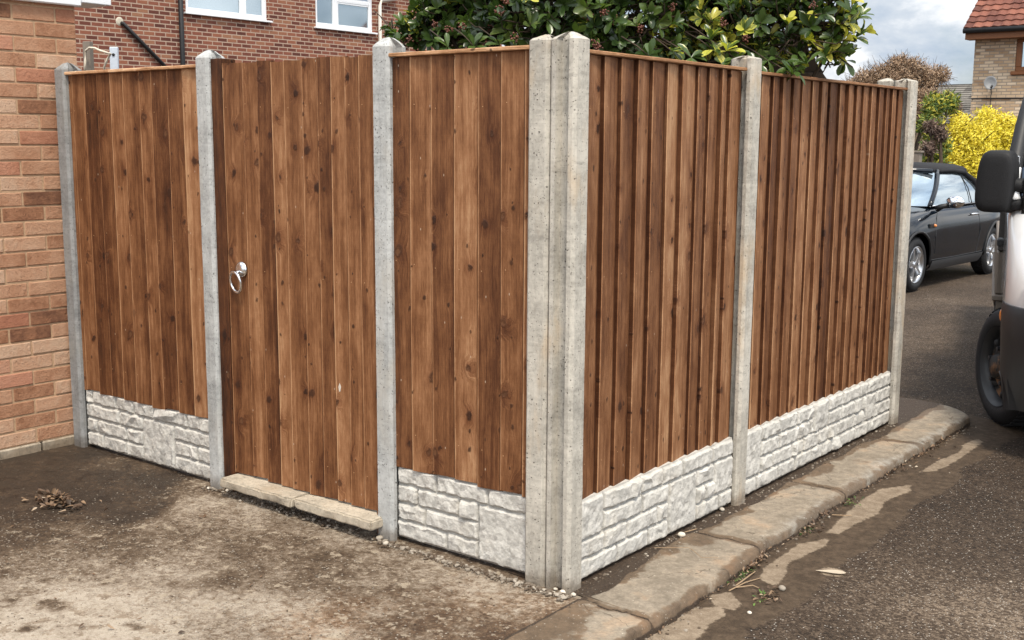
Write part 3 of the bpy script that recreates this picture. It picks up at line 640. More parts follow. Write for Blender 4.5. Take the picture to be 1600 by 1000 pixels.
def panel_left(name_lbl, x0, x1, edges, z0, z1, cap=True, tones=None, yb=0.040):
    t = empty('fence_panel', ((x0+x1)/2, 0.06, z0), 0, name_lbl, 'fence panel', 'brown close board fence panels'); T0 = -Vector(t.location)
    mb = MB(); E_ = [x0]+[e for e in edges if x0+0.02 < e < x1-0.02]+[x1]
    for i, (a, b) in enumerate(zip(E_, E_[1:])):
        board(mb, Vector((a, yb, 0))+T0+Vector((0, 0, 0)), Vector((1, 0, 0)), Vector((0, -1, 0)), b-a+(0.006 if i < len(E_)-2 else 0), z0+random.uniform(-.012, .004), z1-0.012, 0.017+random.uniform(-.002, .003), 0.0045, tone=(tones[i % len(tones)] if tones else None))
    mb.build('boards', WOOD, t)
    for zz in (z0+0.12, (z0+z1)/2, z1-0.2):
        mb = MB(); plank(mb, (x0+T0.x, yb+0.005+T0.y, zz+T0.z), (x1+T0.x, yb+0.045+T0.y, zz+0.04+T0.z)); mb.build('back_rail', WOOD, t)
    if cap:
        mb = MB(); plank(mb, (x0+T0.x, yb-0.032+T0.y, z1-0.010+T0.z), (x1+T0.x, yb+0.030+T0.y, z1+0.004+T0.z), 0.9)
        mb.build('capping_rail', CAPWOOD, t)
    return t
def fixz(t):   # boards are built with absolute z: shift children so that they sit right below the moved empty
    pass
def panel_right(name_lbl, y0, y1, edges, z0, z1, xb=-0.046, wide_first=True):
    t = empty('fence_panel', (-0.06, (y0+y1)/2, z0), 0, name_lbl, 'fence panel', 'brown close board fence panels'); T0 = -Vector(t.location)
    mb = MB(); E_ = [y0]+[e for e in edges if y0+0.02 < e < y1-0.02]+[y1]
    for i, (a, b) in enumerate(zip(E_, E_[1:])):
        fl = 0.0205+random.uniform(-.004, .003)
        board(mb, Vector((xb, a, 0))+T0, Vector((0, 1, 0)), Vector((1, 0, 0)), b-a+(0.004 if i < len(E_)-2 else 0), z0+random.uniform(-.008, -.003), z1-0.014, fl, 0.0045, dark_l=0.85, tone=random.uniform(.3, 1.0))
    mb.build('boards', WOOD, t)
    for zz in (z0+0.12, (z0+z1)/2, z1-0.2):
        mb = MB(); plank(mb, (xb-0.045+T0.x, y0+T0.y, zz+T0.z), (xb-0.005+T0.x, y1+T0.y, zz+0.04+T0.z), along='y'); mb.build('back_rail', WOOD, t)
    mb = MB(); plank(mb, (xb-0.026+T0.x, y0+T0.y, z1-0.012+T0.z), (xb+0.031+T0.x, y1+T0.y, z1+0.001+T0.z), 0.45, along='y')
    mb.build('capping_rail', CAPWOOD, t)
    return t
panel_left('dark brown close board panel beside the orange brick wall', -3.100, -2.030, edges_from([115,135,154,174,194,218,237,261,286], 330, 1), 0.31, 1.905, tones=[.55,.7,.15,.3,.55,.45,.62,.35,.4,1.0])
panel_left('narrow brown close board panel between the gate and the double corner post', -0.872, -0.193, edges_from([635,668,703,740,776,812], 300, 1), 0.31, 1.905, tones=[.35,.72,.45,.8,.4,.62,.5])
panel_right('brown close board panel on the road side, nearest the double corner post', 0.080, 1.285, edges_from([932,960,987,1012,1036,1060,1081,1107,1125,1143,1156], 100, 0), 0.302, 1.893, xb=-.058)
panel_right('long brown close board panel on the road side, nearest the parked car', 1.355, 3.190, edges_from([1205,1221.5,1236,1253,1268,1284,1297,1311,1326,1338,1351,1363,1375,1386.5,1398,1407,1417], 140, 0), 0.302, 1.885, xb=-.058)

# gate
gt = empty('garden_gate', (-1.40, 0.05, 0.09), 0, 'brown close board garden gate with a metal ring handle, above a stone step', 'gate'); T0 = -Vector(gt.location)
mb = MB(); gx = [-1.872]+edges_from([381,404,425,445,472,494,516,538,559], 430, 1)+[-0.962]; tones = [.45,.6,.25,.9,.6,.55,.3,.75,.62,.55]
for i, (a, b) in enumerate(zip(gx, gx[1:])):
    board(mb, Vector((a, 0.036, 0))+T0, Vector((1, 0, 0)), Vector((0, -1, 0)), b-a+(.006 if i < len(gx)-2 else 0), 0.096+random.uniform(-.006, .006), 1.905+random.uniform(-.005, .006), 0.017+random.uniform(-.002, .002), 0.005, tone=tones[i])
mb.build('boards', WOOD, gt)
for zz in (0.25, 1.0, 1.7):
    mb = MB(); plank(mb, (-1.86+T0.x, 0.042+T0.y, zz+T0.z), (-0.965+T0.x, 0.082+T0.y, zz+0.09+T0.z)); mb.build('ledge', WOOD, gt)
q = on(377, 421, 1, 0.02); rh = MB(); rh.lathe([(0.001, -0.016), (0.018, -0.015), (0.028, -0.010), (0.034, -0.004), (0.035, 0.0)], 28, 'Y', Vector((q.x, 0.022, q.z))+T0)
rhp = rh.build('handle_plate', CHROME, gt, True)
mb = MB(); kc_ = Vector((q.x-0.012, 0.004, q.z-0.016))+T0
mb.tube([kc_+Vector((0.006, 0.016, 0.012)), kc_+Vector((0.002, 0.004, 0.004)), kc_+Vector((0, -0.006, -0.004))], [0.007, 0.0065, 0.006], 10); mb.build('spindle', CHROME, rhp, True)
mb = MB(); c0 = kc_+Vector((-0.006, -0.006, -0.040)); N_ = 40
pts = [c0+Vector((0.045*math.sin(2*math.pi*k/N_), 0.004-0.008*math.cos(2*math.pi*k/N_)-.008*math.sin(2*math.pi*k/N_), 0.045*math.cos(2*math.pi*k/N_))) for k in range(N_)]
ring = []
for k, p in enumerate(pts):
    tdir = (pts[(k+1) % N_]-pts[k-1]).normalized(); a = (p-c0).normalized(); b = tdir.cross(a)
    ring.append([p+(a*math.cos(2*math.pi*j/8)+b*math.sin(2*math.pi*j/8))*0.0066 for j in range(8)])
ring.append(ring[0]); mb.loft(ring, True, False); mb.build('ring', CHROME, rhp, True)
q = on(532, 606, 1, 0.024); mb = MB(); mb.prism([Vector((q.x-0.008, 0.0212, q.z+0.004))+T0, Vector((q.x-0.001, 0.0212, q.z+0.020))+T0, Vector((q.x+0.007, 0.0212, q.z+0.005))+T0, Vector((q.x+0.002, 0.0212, q.z-0.014))+T0, Vector((q.x-0.004, 0.0212, q.z-0.016))+T0][::-1], (0, -0.0012, 0))
mb.build('paint_scuff', plain('dried_filler', (0.55, 0.5, 0.43), 0.8, bmp=0.002), gt)
mb = MB(); plank(mb, (-1.953, 0.020, 0.0), (-1.880, 0.100, 1.930), 0.12, 'z'); o = mb.build('gate_jamb', WOOD, loc=(-1.913, 0.07, 0)); tag(o, 'dark brown timber gate post strip beside the ring handle', 'gate jamb')
mb = MB(); plank(mb, (-0.9605, 0.012, 0.01), (-0.9535, 0.090, 1.91), 0.75, 'z'); o = mb.build('gate_jamb', WOOD, loc=(-0.957, 0.05, 0)); tag(o, 'thin orange brown timber strip at the hinge side of the gate', 'gate jamb')

# gravel boards with chiselled stone face
def blocks(kind):
    if kind == 'a': return [(0,.06,0,1),(.06,.26,0,1),(.26,.40,0,1),(.40,.56,0,1),(.56,.81,0,1),(.81,1,0,1),(0,.28,1,2),(.28,.47,1,2),(.47,.71,1,4),(.71,1,1,2),(0,.09,2,3),(.09,.34,2,3),(.34,.47,2,3),(.71,.88,2,3),(.88,1,2,3),(0,.14,3,4),(.14,.33,3,4),(.33,.47,3,4),(.71,1,3,4)]
    if kind == 'b': return [(0,.31,0,1),(.31,.70,0,1),(.70,1,0,1),(0,.16,1,2),(.16,.49,1,2),(.49,.63,1,2),(0,.22,2,3),(.22,.63,2,3),(0,.39,3,4),(.39,.63,3,4),(.63,1,1,4)]
    if kind == 'c': return [(0,.14,0,2),(.14,.36,0,1),(.36,.50,0,1),(.50,.63,0,1),(.63,.84,0,1),(.84,1,0,1),(.14,.37,1,2),(.37,.54,1,2),(.54,.73,1,4),(.73,.86,1,2),(.86,1,1,3),(0,.15,2,3),(.15,.28,2,3),(.28,.47,2,3),(.47,.54,2,3),(.73,.79,2,3),(.79,.86,2,3),(0,.22,3,4),(.22,.41,3,4),(.41,.54,3,4),(.73,.9,3,4),(.9,1,3,4)]
    r_ = random.Random(5); L = []; L += [(0,.10,0,3)]
    big = [(.42,.52,0,2),(.80,.88,1,3)]; L += big
    for row in range(4):
        x = 0.10 if row < 3 else 0.0
        while x < 1:
            nx = min(1, x+r_.uniform(.06, .13))
            if nx > .95: nx = 1
            for b_ in big:
                if b_[2] <= row < b_[3] and x < b_[1] and nx > b_[0]:
                    if x < b_[0]-0.02: nx = b_[0]
                    else: x = b_[1]; nx = min(1, x+r_.uniform(.06, .12))
            if nx-x > 0.01: L.append((x, nx, row, row+1))
            x = nx
    return L
def gravel_board(O, A, N, L, label, kind, H=0.298, z0=0.012, seed=1):
    rs = np.random.default_rng(seed); step = 0.0042; nu = int(L/step); nv = int(H/step)
    u = np.linspace(0, L, nu+1); v = np.linspace(0, H, nv+1); U, Vv = np.meshgrid(u, v); hh = np.zeros(U.shape); cav = np.zeros(U.shape)
    Uw = U+(fbm(U*30, Vv*30, seed)-.5)*0.014; Vw = Vv+(fbm(U*30+9, Vv*30, seed+3)-.5)*0.014
    for (a, b, r0_, r1_) in blocks(kind):
        x0, x1 = a*L, b*L; y1, y0 = H*(1-r0_/4), H*(1-r1_/4)
        d = np.minimum.reduce([Uw-x0, x1-Uw, Vw-y0, y1-Vw]); m = d > 0
        if not m.any(): continue
        prof = np.minimum(1, np.clip(d-0.0022, 0, 1)/0.009)
        cx, cy = (x0+x1)/2, (y0+y1)/2; sx, sy = (x1-x0)/2, (y1-y0)/2
        f = np.full(U.shape, 1.0)
        for k in range(6+int((x1-x0)*16)):     # random cutting planes give the chiselled facets
            px_, py_ = rs.uniform(x0, x1), rs.uniform(y0, y1); ang = rs.uniform(0, 6.283); sl_ = rs.uniform(16, 46)
            f = np.minimum(f, 1.0-rs.uniform(-.1, .25)+((U-px_)*math.cos(ang)+(Vv-py_)*math.sin(ang))*sl_*rs.uniform(.3, 1))
        f = np.maximum(f, 0.05+0.45*fbm(U*25, Vv*25, seed+7))
        n = fbm(U*34, Vv*34, seed+11, 5)-.5; rdg = 1-np.abs(2*fbm(U*20, Vv*20, seed+13, 3)-1)*2.2
        h = prof*(0.30+0.80*f+n*0.12+rdg*.06)*0.024
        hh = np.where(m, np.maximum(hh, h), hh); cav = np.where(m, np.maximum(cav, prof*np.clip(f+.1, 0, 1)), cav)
    hh *= np.clip((H-Vv)/0.008, 0.5, 1)
    hh += (fbm(U*60, Vv*60, seed+5, 4)-.5)*0.0022
    lin = np.zeros(U.shape)
    o = Vector(O); mb = MB(); ids = []
    for j in range(nv+1):
        row = []
        for i in range(nu+1):
            p = o+Vector(A)*U[j, i]+Vector((0, 0, 1))*(z0+Vv[j, i])+Vector(N)*(hh[j, i])
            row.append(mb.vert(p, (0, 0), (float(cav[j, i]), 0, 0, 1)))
        ids.append(row)
    for a_, b_ in zip(ids, ids[1:]):
        for k in range(nu): mb.face(a_[k], a_[k+1], b_[k+1], b_[k])
    Bk = Vector(N)*-0.035; A_ = Vector(A); Zv = Vector((0, 0, 1))
    cs = [o+Zv*z0, o+A_*L+Zv*z0, o+A_*L+Zv*(z0+H), o+Zv*(z0+H)]; b4 = [mb.vert(c+Bk, (0, 0), (1, 0, 0, 1)) for c in cs]
    mb.face(*b4[::-1]); mb.face(*ids[0][::-1], b4[0], b4[1]); mb.face(*ids[-1], b4[2], b4[3])
    mb.face(*[r_[0] for r_ in ids], b4[3], b4[0]); mb.face(*[r_[-1] for r_ in ids][::-1], b4[1], b4[2])
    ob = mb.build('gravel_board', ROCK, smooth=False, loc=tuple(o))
    return tag(ob, label, 'gravel board', 'white rock faced gravel boards')
gravel_board((-3.095, 0.044, 0), (1, 0, 0), (0, -1, 0), 1.055, 'white rock faced concrete gravel board at the foot of the panel by the brick wall', 'a', seed=3)
gravel_board((-0.866, 0.044, 0), (1, 0, 0), (0, -1, 0), 0.666, 'short white rock faced gravel board under the narrow panel beside the double corner post', 'b', seed=4)
gravel_board((-0.035, 0.0905, 0), (0, 1, 0), (1, 0, 0), 1.184, 'white rock faced gravel board along the kerb, starting at the double corner post', 'c', seed=6)
gravel_board((-0.035, 1.3655, 0), (0, 1, 0), (1, 0, 0), 1.814, 'longest white rock faced gravel board along the kerb, ending at the far end post', 'd', seed=8)

# stone step of two slabs under the gate
def slab(x0, x1, y0, y1, z0, z1, label, seed, tilt=0.0):
    bm = bmesh.new(); bmesh.ops.create_cube(bm, size=1)
    for v in bm.verts: v.co = Vector(((v.co.x)*(x1-x0), v.co.y*(y1-y0), v.co.z*(z1-z0)))
    bmesh.ops.bevel(bm, geom=bm.edges[:], offset=0.007, segments=2, affect='EDGES')
    bmesh.ops.subdivide_edges(bm, edges=[e for e in bm.edges if e.calc_length() > .05], cuts=18, use_grid_fill=True)
    rr = random.Random(seed)
    co = np.array([v.co for v in bm.verts]); n = fbm(co[:, 0]*22+seed, co[:, 2]*40+co[:, 1]*20, seed)-.5; n2 = fbm(co[:, 0]*60+seed, co[:, 1]*60, seed+2)-.5
    for v, a, b in zip(bm.verts, n, n2):
        if v.co.y < -(y1-y0)*.35: v.co.y += a*0.020
        v.co.z += b*0.004 + v.co.x*tilt
    me = bpy.data.meshes.new('stone_slab'); bm.to_mesh(me); bm.free(); me.materials.append(STONE)
    o = bpy.data.objects.new('stone_slab', me); COL.objects.link(o); o.location = ((x0+x1)/2, (y0+y1)/2, (z0+z1)/2); autosmooth(o, 40); return tag(o, label, 'stone slab', 'stone slabs of the gate step')
slab(-1.866, -1.385, -0.072, 0.075, 0.047, 0.089, 'short pale stone slab of the gate step, below the ring handle', 3)
slab(-1.380, -0.915, -0.065, 0.075, 0.047, 0.089, 'longer worn pale stone slab of the gate step, ending at the post', 5)

# ------------------------------------------------------------------ near brick wall (garage)
wx = -3.205; wl = empty('brick_wall', (wx, -1.5, 0), 0, 'orange and buff brick wall of a garage at the left edge', 'brick wall'); T0 = -Vector(wl.location)
mb = MB(); rr = random.Random(12); YB = 0.155; nrow = 30
for r_i in range(nrow):
    z = 0.052+r_i*0.0752; off = 0.0 if r_i % 2 else 0.1125; y = YB
    first = True
    while y > -4.0:
        L = 0.225
        if first and r_i % 2 == 0: L = 0.1125
        first = False
        y0_, y1_ = y-L+0.005, y-0.005; k = rr.random(); pink = .8 if rr.random() < (.45 if r_i > 24 else .10) else 0.0
        mb.cur = (min(1, max(0, rr.gauss(0.62, 0.30))), pink*rr.uniform(.5, 1), rr.random(), 1)
        dx_ = rr.uniform(-.0025, .0025); dz2 = rr.uniform(-.0018, .0018)
        mb.bbox((wx-0.1+T0.x, y0_+T0.y, z+dz2+T0.z), (wx+dx_+T0.x, y1_+T0.y, z+0.0655+dz2+T0.z), 0.003); y -= L
mb.build('bricks', NEARBRICK, wl)
mb = MB(); mb.box((wx-0.098+T0.x, -4.05+T0.y, 0.047), (wx-0.0045+T0.x, YB-0.003+T0.y, 2.43)); mb.build('mortar', MORTAR, wl)
mb = MB(); mb.bbox((wx-0.1+T0.x, -4.05+T0.y, -0.02), (wx+0.010+T0.x, -0.165+T0.y, 0.045), 0.006); mb.bbox((wx-0.1+T0.x, -0.155+T0.y, -0.02), (wx+0.008+T0.x, YB+0.02+T0.y, 0.045), 0.006); mb.build('plinth', STONE, wl)
mb = MB(); mb.bbox((wx-0.30+T0.x, -4.1+T0.y, 2.243), (wx+0.030+T0.x, YB+0.02+T0.y, 2.45), 0.006); mb.bbox((wx-0.2+T0.x, YB+0.021+T0.y, 2.265), (wx+0.012+T0.x, YB+0.20+T0.y, 2.31), 0.004); mb.build('fascia', UPVC, wl)

# ------------------------------------------------------------------ red brick house
HX = -15.6; hs = empty('brick_house', (HX, 12, 0), 0, 'red brown brick house with white windows rising behind the left fence', 'house'); hs0 = -Vector(hs.location)
def hbox(a, b, mb): mb.box(Vector(a)+hs0, Vector(b)+hs0)
mb = MB()
WIN = [(9.90, 11.80, 3.83, 5.0), (13.02, 14.66, 3.80, 5.0)]
ycuts = sorted([2.0, 19.0]+[w for a in WIN for w in a[:2]]); zc = [-0.1, 3.815, 5.0, 5.6]
for y0, y1 in zip(ycuts, ycuts[1:]):
    isw = any(abs(y0-w[0]) < .01 for w in WIN)
    if isw: hbox((HX-0.3, y0, -0.1), (HX, y1, 3.815), mb); hbox((HX-0.3, y0, 5.0), (HX, y1, 5.6), mb)
    else: hbox((HX-0.3, y0, -0.1), (HX, y1, 5.6), mb)
hbox((HX-8, 2.0, -0.1), (HX-0.31, 2.3, 5.6), mb); hbox((HX-8, 18.7, -0.1), (HX-0.31, 19.0, 5.6), mb); hbox((HX-8, 2.31, -0.1), (HX-7.7, 18.69, 5.6), mb)
mb.build('wall', REDBRICK, hs)
def window(parent, T, y0, y1, z0, z1, mulls, transom=None, reveal=0.05):
    f = MB(); fw = 0.065; x0, x1 = HX-0.13, HX-reveal
    def b(a, c): f.bbox(Vector(a)+T, Vector(c)+T, 0.006)
    b((x0, y0, z0), (x1, y1, z0+fw)); b((x0, y0, z1-fw), (x1, y1, z1)); b((x0, y0, z0+fw), (x1, y0+fw, z1-fw)); b((x0, y1-fw, z0+fw), (x1, y1, z1-fw))
    ys_ = [y0+fw]
    for m_ in mulls: b((x0, m_-fw*.7, z0+fw), (x1+.002, m_+fw*.7, z1-fw)); ys_ += [m_-fw*.7, m_+fw*.7]
    ys_.append(y1-fw)
    w = f.build('window', UPVC, parent)
    for i in range(0, len(ys_), 2):
        a, c = ys_[i], ys_[i+1]; zz = [z0+fw, z1-fw]
        if transom and i >= transom[1]:
            g = MB(); g.bbox(Vector((x0, a, transom[0]-.03))+T, Vector((x1-.004, c, transom[0]+.03))+T, 0.005); g.build('transom', UPVC, w)
            zz = [z0+fw, transom[0]-.03, transom[0]+.03, z1-fw]
        for j in range(0, len(zz), 2):
            g = MB(); g.box(Vector((x0+.03, a, zz[j]))+T, Vector((x0+.045, c, zz[j+1]))+T); g.build('pane', GLASS, w)
            # inner sash frame
            s_ = MB(); e = 0.03
            for (p_, q_) in (((a, zz[j]), (c, zz[j]+e)), ((a, zz[j+1]-e), (c, zz[j+1])), ((a, zz[j]+e), (a+e, zz[j+1]-e)), ((c-e, zz[j]+e), (c, zz[j+1]-e))):
                s_.box(Vector((x0+.046, p_[0], p_[1]))+T, Vector((x1-.012, q_[0], q_[1]))+T)
            s_.build('sash', UPVC, w)
    s_ = MB(); s_.bbox(Vector((x0+.01, y0-.05, z0-.035))+T, Vector((HX+.07, y1+.05, z0-.002))+T, 0.005); s_.build('sill', UPVC, w)
    return w
window(hs, hs0, 9.90, 11.80, 3.85, 5.0, [11.24]); window(hs, hs0, 13.02, 14.66, 3.84, 5.0, [13.62], (4.42, 2))
mb = MB()
for y0, y1 in [(9.9, 11.8), (13.02, 14.66)]: mb.box(Vector((HX-1.6, y0-.4, 3.7))+hs0, Vector((HX-1.5, y1+.4, 5.1))+hs0)
mb.build('room_wall', plain('room', (0.25, 0.27, 0.28), 0.9), hs)
mb = MB(); q = on(281, 60, 0, HX); mb.tube([Vector((HX+.06, q.y, 0))+hs0, Vector((HX+.06, q.y, 3.0))+hs0, Vector((HX+.06, q.y, 5.7))+hs0], .044, 12); mb.build('drainpipe', BLACKP, hs, True)
a = on(192, 36, 0, HX+.05); b = on(262, 108, 0, HX+.05); d = (b-a)
mb = MB(); mb.tube([a+hs0+Vector((-.06, 0, 0)), a+hs0, a+d*.5+hs0, b+d*.5+hs0], .034, 12); w_ = mb.build('waste_pipe', BLACKP, hs, True)
mb = MB(); mb.lathe([(0.001, .012), (.05, .01), (.075, 0.0)], 14, 'X', Vector((HX, a.y-.03, a.z+.03))+hs0); mb.build('mortar_patch', plain('pale_mortar', (.5, .45, .36), .9), hs)
q = on(591, 40, 0, HX); mb = MB(); mb.tube([Vector((HX+.05, q.y, -0.05))+hs0, Vector((HX+.05, q.y, 4.42))+hs0, Vector((HX+.07, q.y+.05, 4.52))+hs0, Vector((HX+.07, q.y+.5, 4.60))+hs0], .04, 12); mb.build('drainpipe', UPVCG, hs, True)
mb = MB(); mb.prism([Vector((HX+.4, 1.8, 5.6))+hs0, Vector((HX-4, 1.8, 8.2))+hs0, Vector((HX-8.4, 1.8, 5.6))+hs0], (0, 17.4, 0)); mb.build('roof', GREYTILE, hs)

# stake, metal strip and cable behind the left panel
def dp(px, py, t): return dep(px, py, t)
a = dp(137, 65, 6.6); mb = MB(); mb.bbox((-.022, -.022, -0.01), (.022, .022, a.z), .003); o = mb.build('wooden_stake', GREYWOOD); o.location = (a.x, a.y, 0); o.rotation_euler = (0, 0, .5)
tag(o, 'weathered grey timber stake behind the left fence, nearest the brick wall', 'stake')
b = dp(173, 73, 6.6); mb = MB(); mb.bbox((-.024, -.010, -.01), (.024, .010, b.z), .003); o = mb.build('metal_strip', GALV); o.location = (b.x-.03, b.y, 0); o.rotation_euler = (0, R(1.0), .6)
tag(o, 'pale blue white metal strip with a screw behind the left fence', 'metal strip')
k = MB(); c_ = dp(174, 84, 6.55); k.lathe([(.001, -.004), (.008, -.003), (.009, .003)], 10, 'Y', (0, 0, 0)); s_ = k.build('screw', BLACKP, o, True); s_.location = (0, -.012, c_.z)
pts = [dp(132, 112, 6.55), dp(133, 95, 6.55), dp(134, 79, 6.55), dp(140, 74.5, 6.5), dp(148, 75, 6.5), dp(156, 79, 6.5), dp(166, 82, 6.5), dp(173, 84, 6.52), dp(168, 92, 6.55), dp(163, 104, 6.55), dp(163, 118, 6.6)]
mb = MB(); mb.tube(pts, .0065, 6); tag(mb.build('cable', CABLE, smooth=True), 'cream cable looped between the timber stake and the metal strip', 'cable')

# ------------------------------------------------------------------ vegetation
def leaf_mesh(mb, P, D_, U_, L, Wd, col, bend=0.25, shape='obo'):
    S_ = D_.cross(U_).normalized(); U2 = S_.cross(D_).normalized()
    prof = [(0.0, .06), (.25, .45), (.55, .92), (.78, .96), (.93, .62), (1.0, .16)] if shape == 'obo' else [(0, .1), (.4, 1.), (1, .1)]
    rows = []
    for tt, wd in prof:
        c = P+D_*(L*tt)-U2*(bend*L*tt*tt); w = S_*(Wd*.5*wd); up = U2*(Wd*.22*wd)
        rows.append([mb.vert(c-w+up, (-wd, tt), col), mb.vert(c, (0, tt), col), mb.vert(c+w+up, (wd, tt), col)])
    for a_, b_ in zip(rows, rows[1:]):
        mb.face(a_[0], a_[1], b_[1], b_[0]); mb.face(a_[1], a_[2], b_[2], b_[1])
def rndv(r): 
    while True:
        v = Vector((r.uniform(-1, 1), r.uniform(-1, 1), r.uniform(-1, 1)))
        if .05 < v.length < 1: return v.normalized()
bsh = empty('evergreen_shrub', (-0.95, 2.0, 0), 0, 'large glossy evergreen shrub with yellow edged leaves and brown berry clusters overhanging the fence', 'shrub'); b0 = -Vector(bsh.location)
rr = random.Random(21); lv = MB(); br = MB(); be = MB()
BL = [(735,-20,5.9,.36,0),(690,30,5.9,.20,.1),(720,0,6.1,.25,.9),(640,50,5.9,.10,0),(800,10,5.5,.30,0),(870,0,5.2,.32,0),(850,-120,5.5,.5,.1),(960,10,5.3,.38,.1),(1060,-20,5.6,.42,.25),(1150,20,5.4,.38,.3),(1230,10,5.3,.33,.4),(1290,20,5.3,.22,.5),(1100,-150,5.6,.55,.2),(1240,-110,5.4,.42,.4),(960,60,5.9,.3,.25),(1120,60,5.9,.3,.2),(1000,-260,5.8,.6,.2),(1300,70,5.35,.10,.4),(780,-200,5.8,.5,.1)]
root = Vector((-0.95, 2.0, 0.0))
for (px, py, t, r, yl) in BL:
    C_ = dep(px, py, t); n = int((92 if px > 1000 else 125)*(r/.3)**2.2)+6
    mid = (root+C_)*.5+Vector((rr.uniform(-.15, .15), rr.uniform(-.15, .15), .2)); fork = Vector((-.95+rr.uniform(-.1, .1), 2+rr.uniform(-.1, .1), .7))
    br.tube([root+b0, fork+b0, mid+b0, C_+b0], [.035, .03, .018, .008], 7)
    for k in range(n):
        v = rndv(rr); P = C_+v*r*(rr.random()**.45)
        # stay out of the fence and above it where the crown leans over the road or drive
        if not ((P.x < -.16 and P.y > .16) or P.z > 1.96): continue
        if P.z < 1.55: continue
        out = (v*.7+Vector((0, 0, .55))+rndv(rr)*.5).normalized(); nl = rr.randint(5, 9); yk = rr.random() < yl*.9+.03; tone = min(1, max(0, rr.gauss(.42, .25)))
        br.tube([P+b0, P-out*.06+b0, P-out*.10-v*.08+b0], [.0022, .0028, .0035], 4)
        ax = out; s1 = ax.cross(Vector((.3, .2, 1))).normalized(); s2 = ax.cross(s1)
        a0 = rr.uniform(0, 6)
        for j in range(nl):
            an = a0+j*2.4; sp = rr.uniform(.45, 1.15); D_ = (ax*math.cos(sp)+(s1*math.cos(an)+s2*math.sin(an))*math.sin(sp)).normalized()
            leaf_mesh(lv, P+b0-ax*rr.uniform(0, .03), D_, ax, rr.uniform(.042, .080), rr.uniform(.021, .035), (min(1, max(0, tone+rr.uniform(-.2, .2))), (rr.uniform(.4, 1.) if yk else (rr.uniform(.15, .4) if rr.random() < .1 else 0)), rr.random(), 1), rr.uniform(.05, .35))
        if rr.random() < .045:
            for j in range(15): be.blob(P+b0+rndv(rr)*.022+out*.03, rr.uniform(.0045, .007), rr.random(), 1, .05)
# sprigs placed where the photo shows single shoots
for (px, py, t, yk, n) in [(606,40,5.8,0,5),(618,52,5.8,0,6),(622,68,5.75,0,5),(1240,105,5.12,0.3,6),(1135,80,5.0,.9,7),(1115,78,5.0,.8,6),(1295,80,5.3,.2,5),(1320,95,5.4,0,5),(1336,60,5.3,.5,7),(1335,80,5.3,.6,6),(1338,30,5.3,.4,7),(1243,112,5.08,.0,7),(1238,118,5.06,.1,5),(1110,62,5.0,.7,7),(1080,90,4.9,.5,6),(1015,88,4.8,.3,6),(1200,95,5.05,.2,6),(1260,100,5.1,.3,6),(1150,92,4.98,.6,6),(780,70,5.1,0,6),(740,72,5.2,0,6),(700,74,5.3,0,6),(1050,80,4.95,.8,6),(1178,100,5.0,.2,6)]:
    P = dep(px, py, t); out = rndv(rr)*.6+Vector((0, 0, -.3 if py > 90 else .5)); out.normalize()
    br.tube([P+b0, P+b0+Vector((-.10, .06, .05)), P+b0+Vector((-.22, .12, .10))], [.002, .003, .004], 4)
    for j in range(n):
        D_ = (out*.6+rndv(rr)).normalized(); leaf_mesh(lv, P+b0, D_, Vector((.3, -.4, .8)).normalized(), rr.uniform(.055, .085), rr.uniform(.026, .036), (rr.uniform(.3, .7), yk*rr.uniform(.5, 1), rr.random(), 1), .2)
for (px, py, t) in [(680,38,5.3),(702,45,5.2),(722,42,5.2),(760,68,5.2),(805,58,4.9),(930,68,4.6),(935,75,4.6),(945,20,4.9),(1000,45,5.),(1130,35,5.),(1050,10,5.),(1270,8,5.),(790,3,5.),(640,60,5.6),(1165,60,5.)]:
    P = dep(px, py, t)
    for j in range(16): be.blob(P+b0+rndv(rr)*rr.uniform(.006, .022), rr.uniform(.0035, .006), rr.random(), 1, .05)
lv.build('foliage', LEAF, bsh, True); br.build('branches', BARK, bsh, True); be.build('berries', BERRY, bsh, True)

def fuzzy(name, label, cat, root, blobs, matl, n, L, Wd, seed=1, col=(.5, .25), group=None, twig=0.0, upb=.5):
    t = empty(name, root, 0, label, cat, group); T = -Vector(root); r_ = random.Random(seed); lv = MB(); br = MB(); tot = sum(b[1]**2 for b in blobs)
    for (C_, rad) in blobs:
        C_ = Vector(C_); br.tube([Vector(root)+T, (Vector(root)*.4+C_*.6)+T+Vector((r_.uniform(-.1, .1), r_.uniform(-.1, .1), 0)), C_+T], [.06, .04, .015], 6)
        for k in range(int(6)):
            v = rndv(r_); br.tube([C_+T, C_+v*rad*.5+T, C_+v*rad*.95+T], [.02, .012, .004], 5)
        for k in range(int(n*rad*rad/tot)):
            v = rndv(r_); rn = r_.random()**.4; lump = .82+.25*math.sin(v.x*7+seed)*math.sin(v.y*6+v.z*8)
            P = C_+v*rad*rn*lump
            if P.z < .02: continue
            if twig and r_.random() < twig: br.tube([P+T, P+T+(v+rndv(r_)*.6)*L*3], [.004, .002], 3)
            D_ = (v*.6+rndv(r_)+Vector((0, 0, upb*.6))).normalized(); c = min(1, max(0, r_.gauss(col[0], col[1])))
            leaf_mesh(lv, P+T, D_, (v+Vector((0, 0, .5))).normalized(), L*r_.uniform(.6, 1.3), Wd*r_.uniform(.7, 1.2), (c, 0, r_.random(), 1), .2, 'd')
    lv.build('foliage', matl, t); br.build('branches', BARK, t); return t
def gp(px, py, t): return tuple(dep(px, py, t))
def root_at(px, t):
    p = dep(px, 215, t); return (p.x, p.y, -.08)
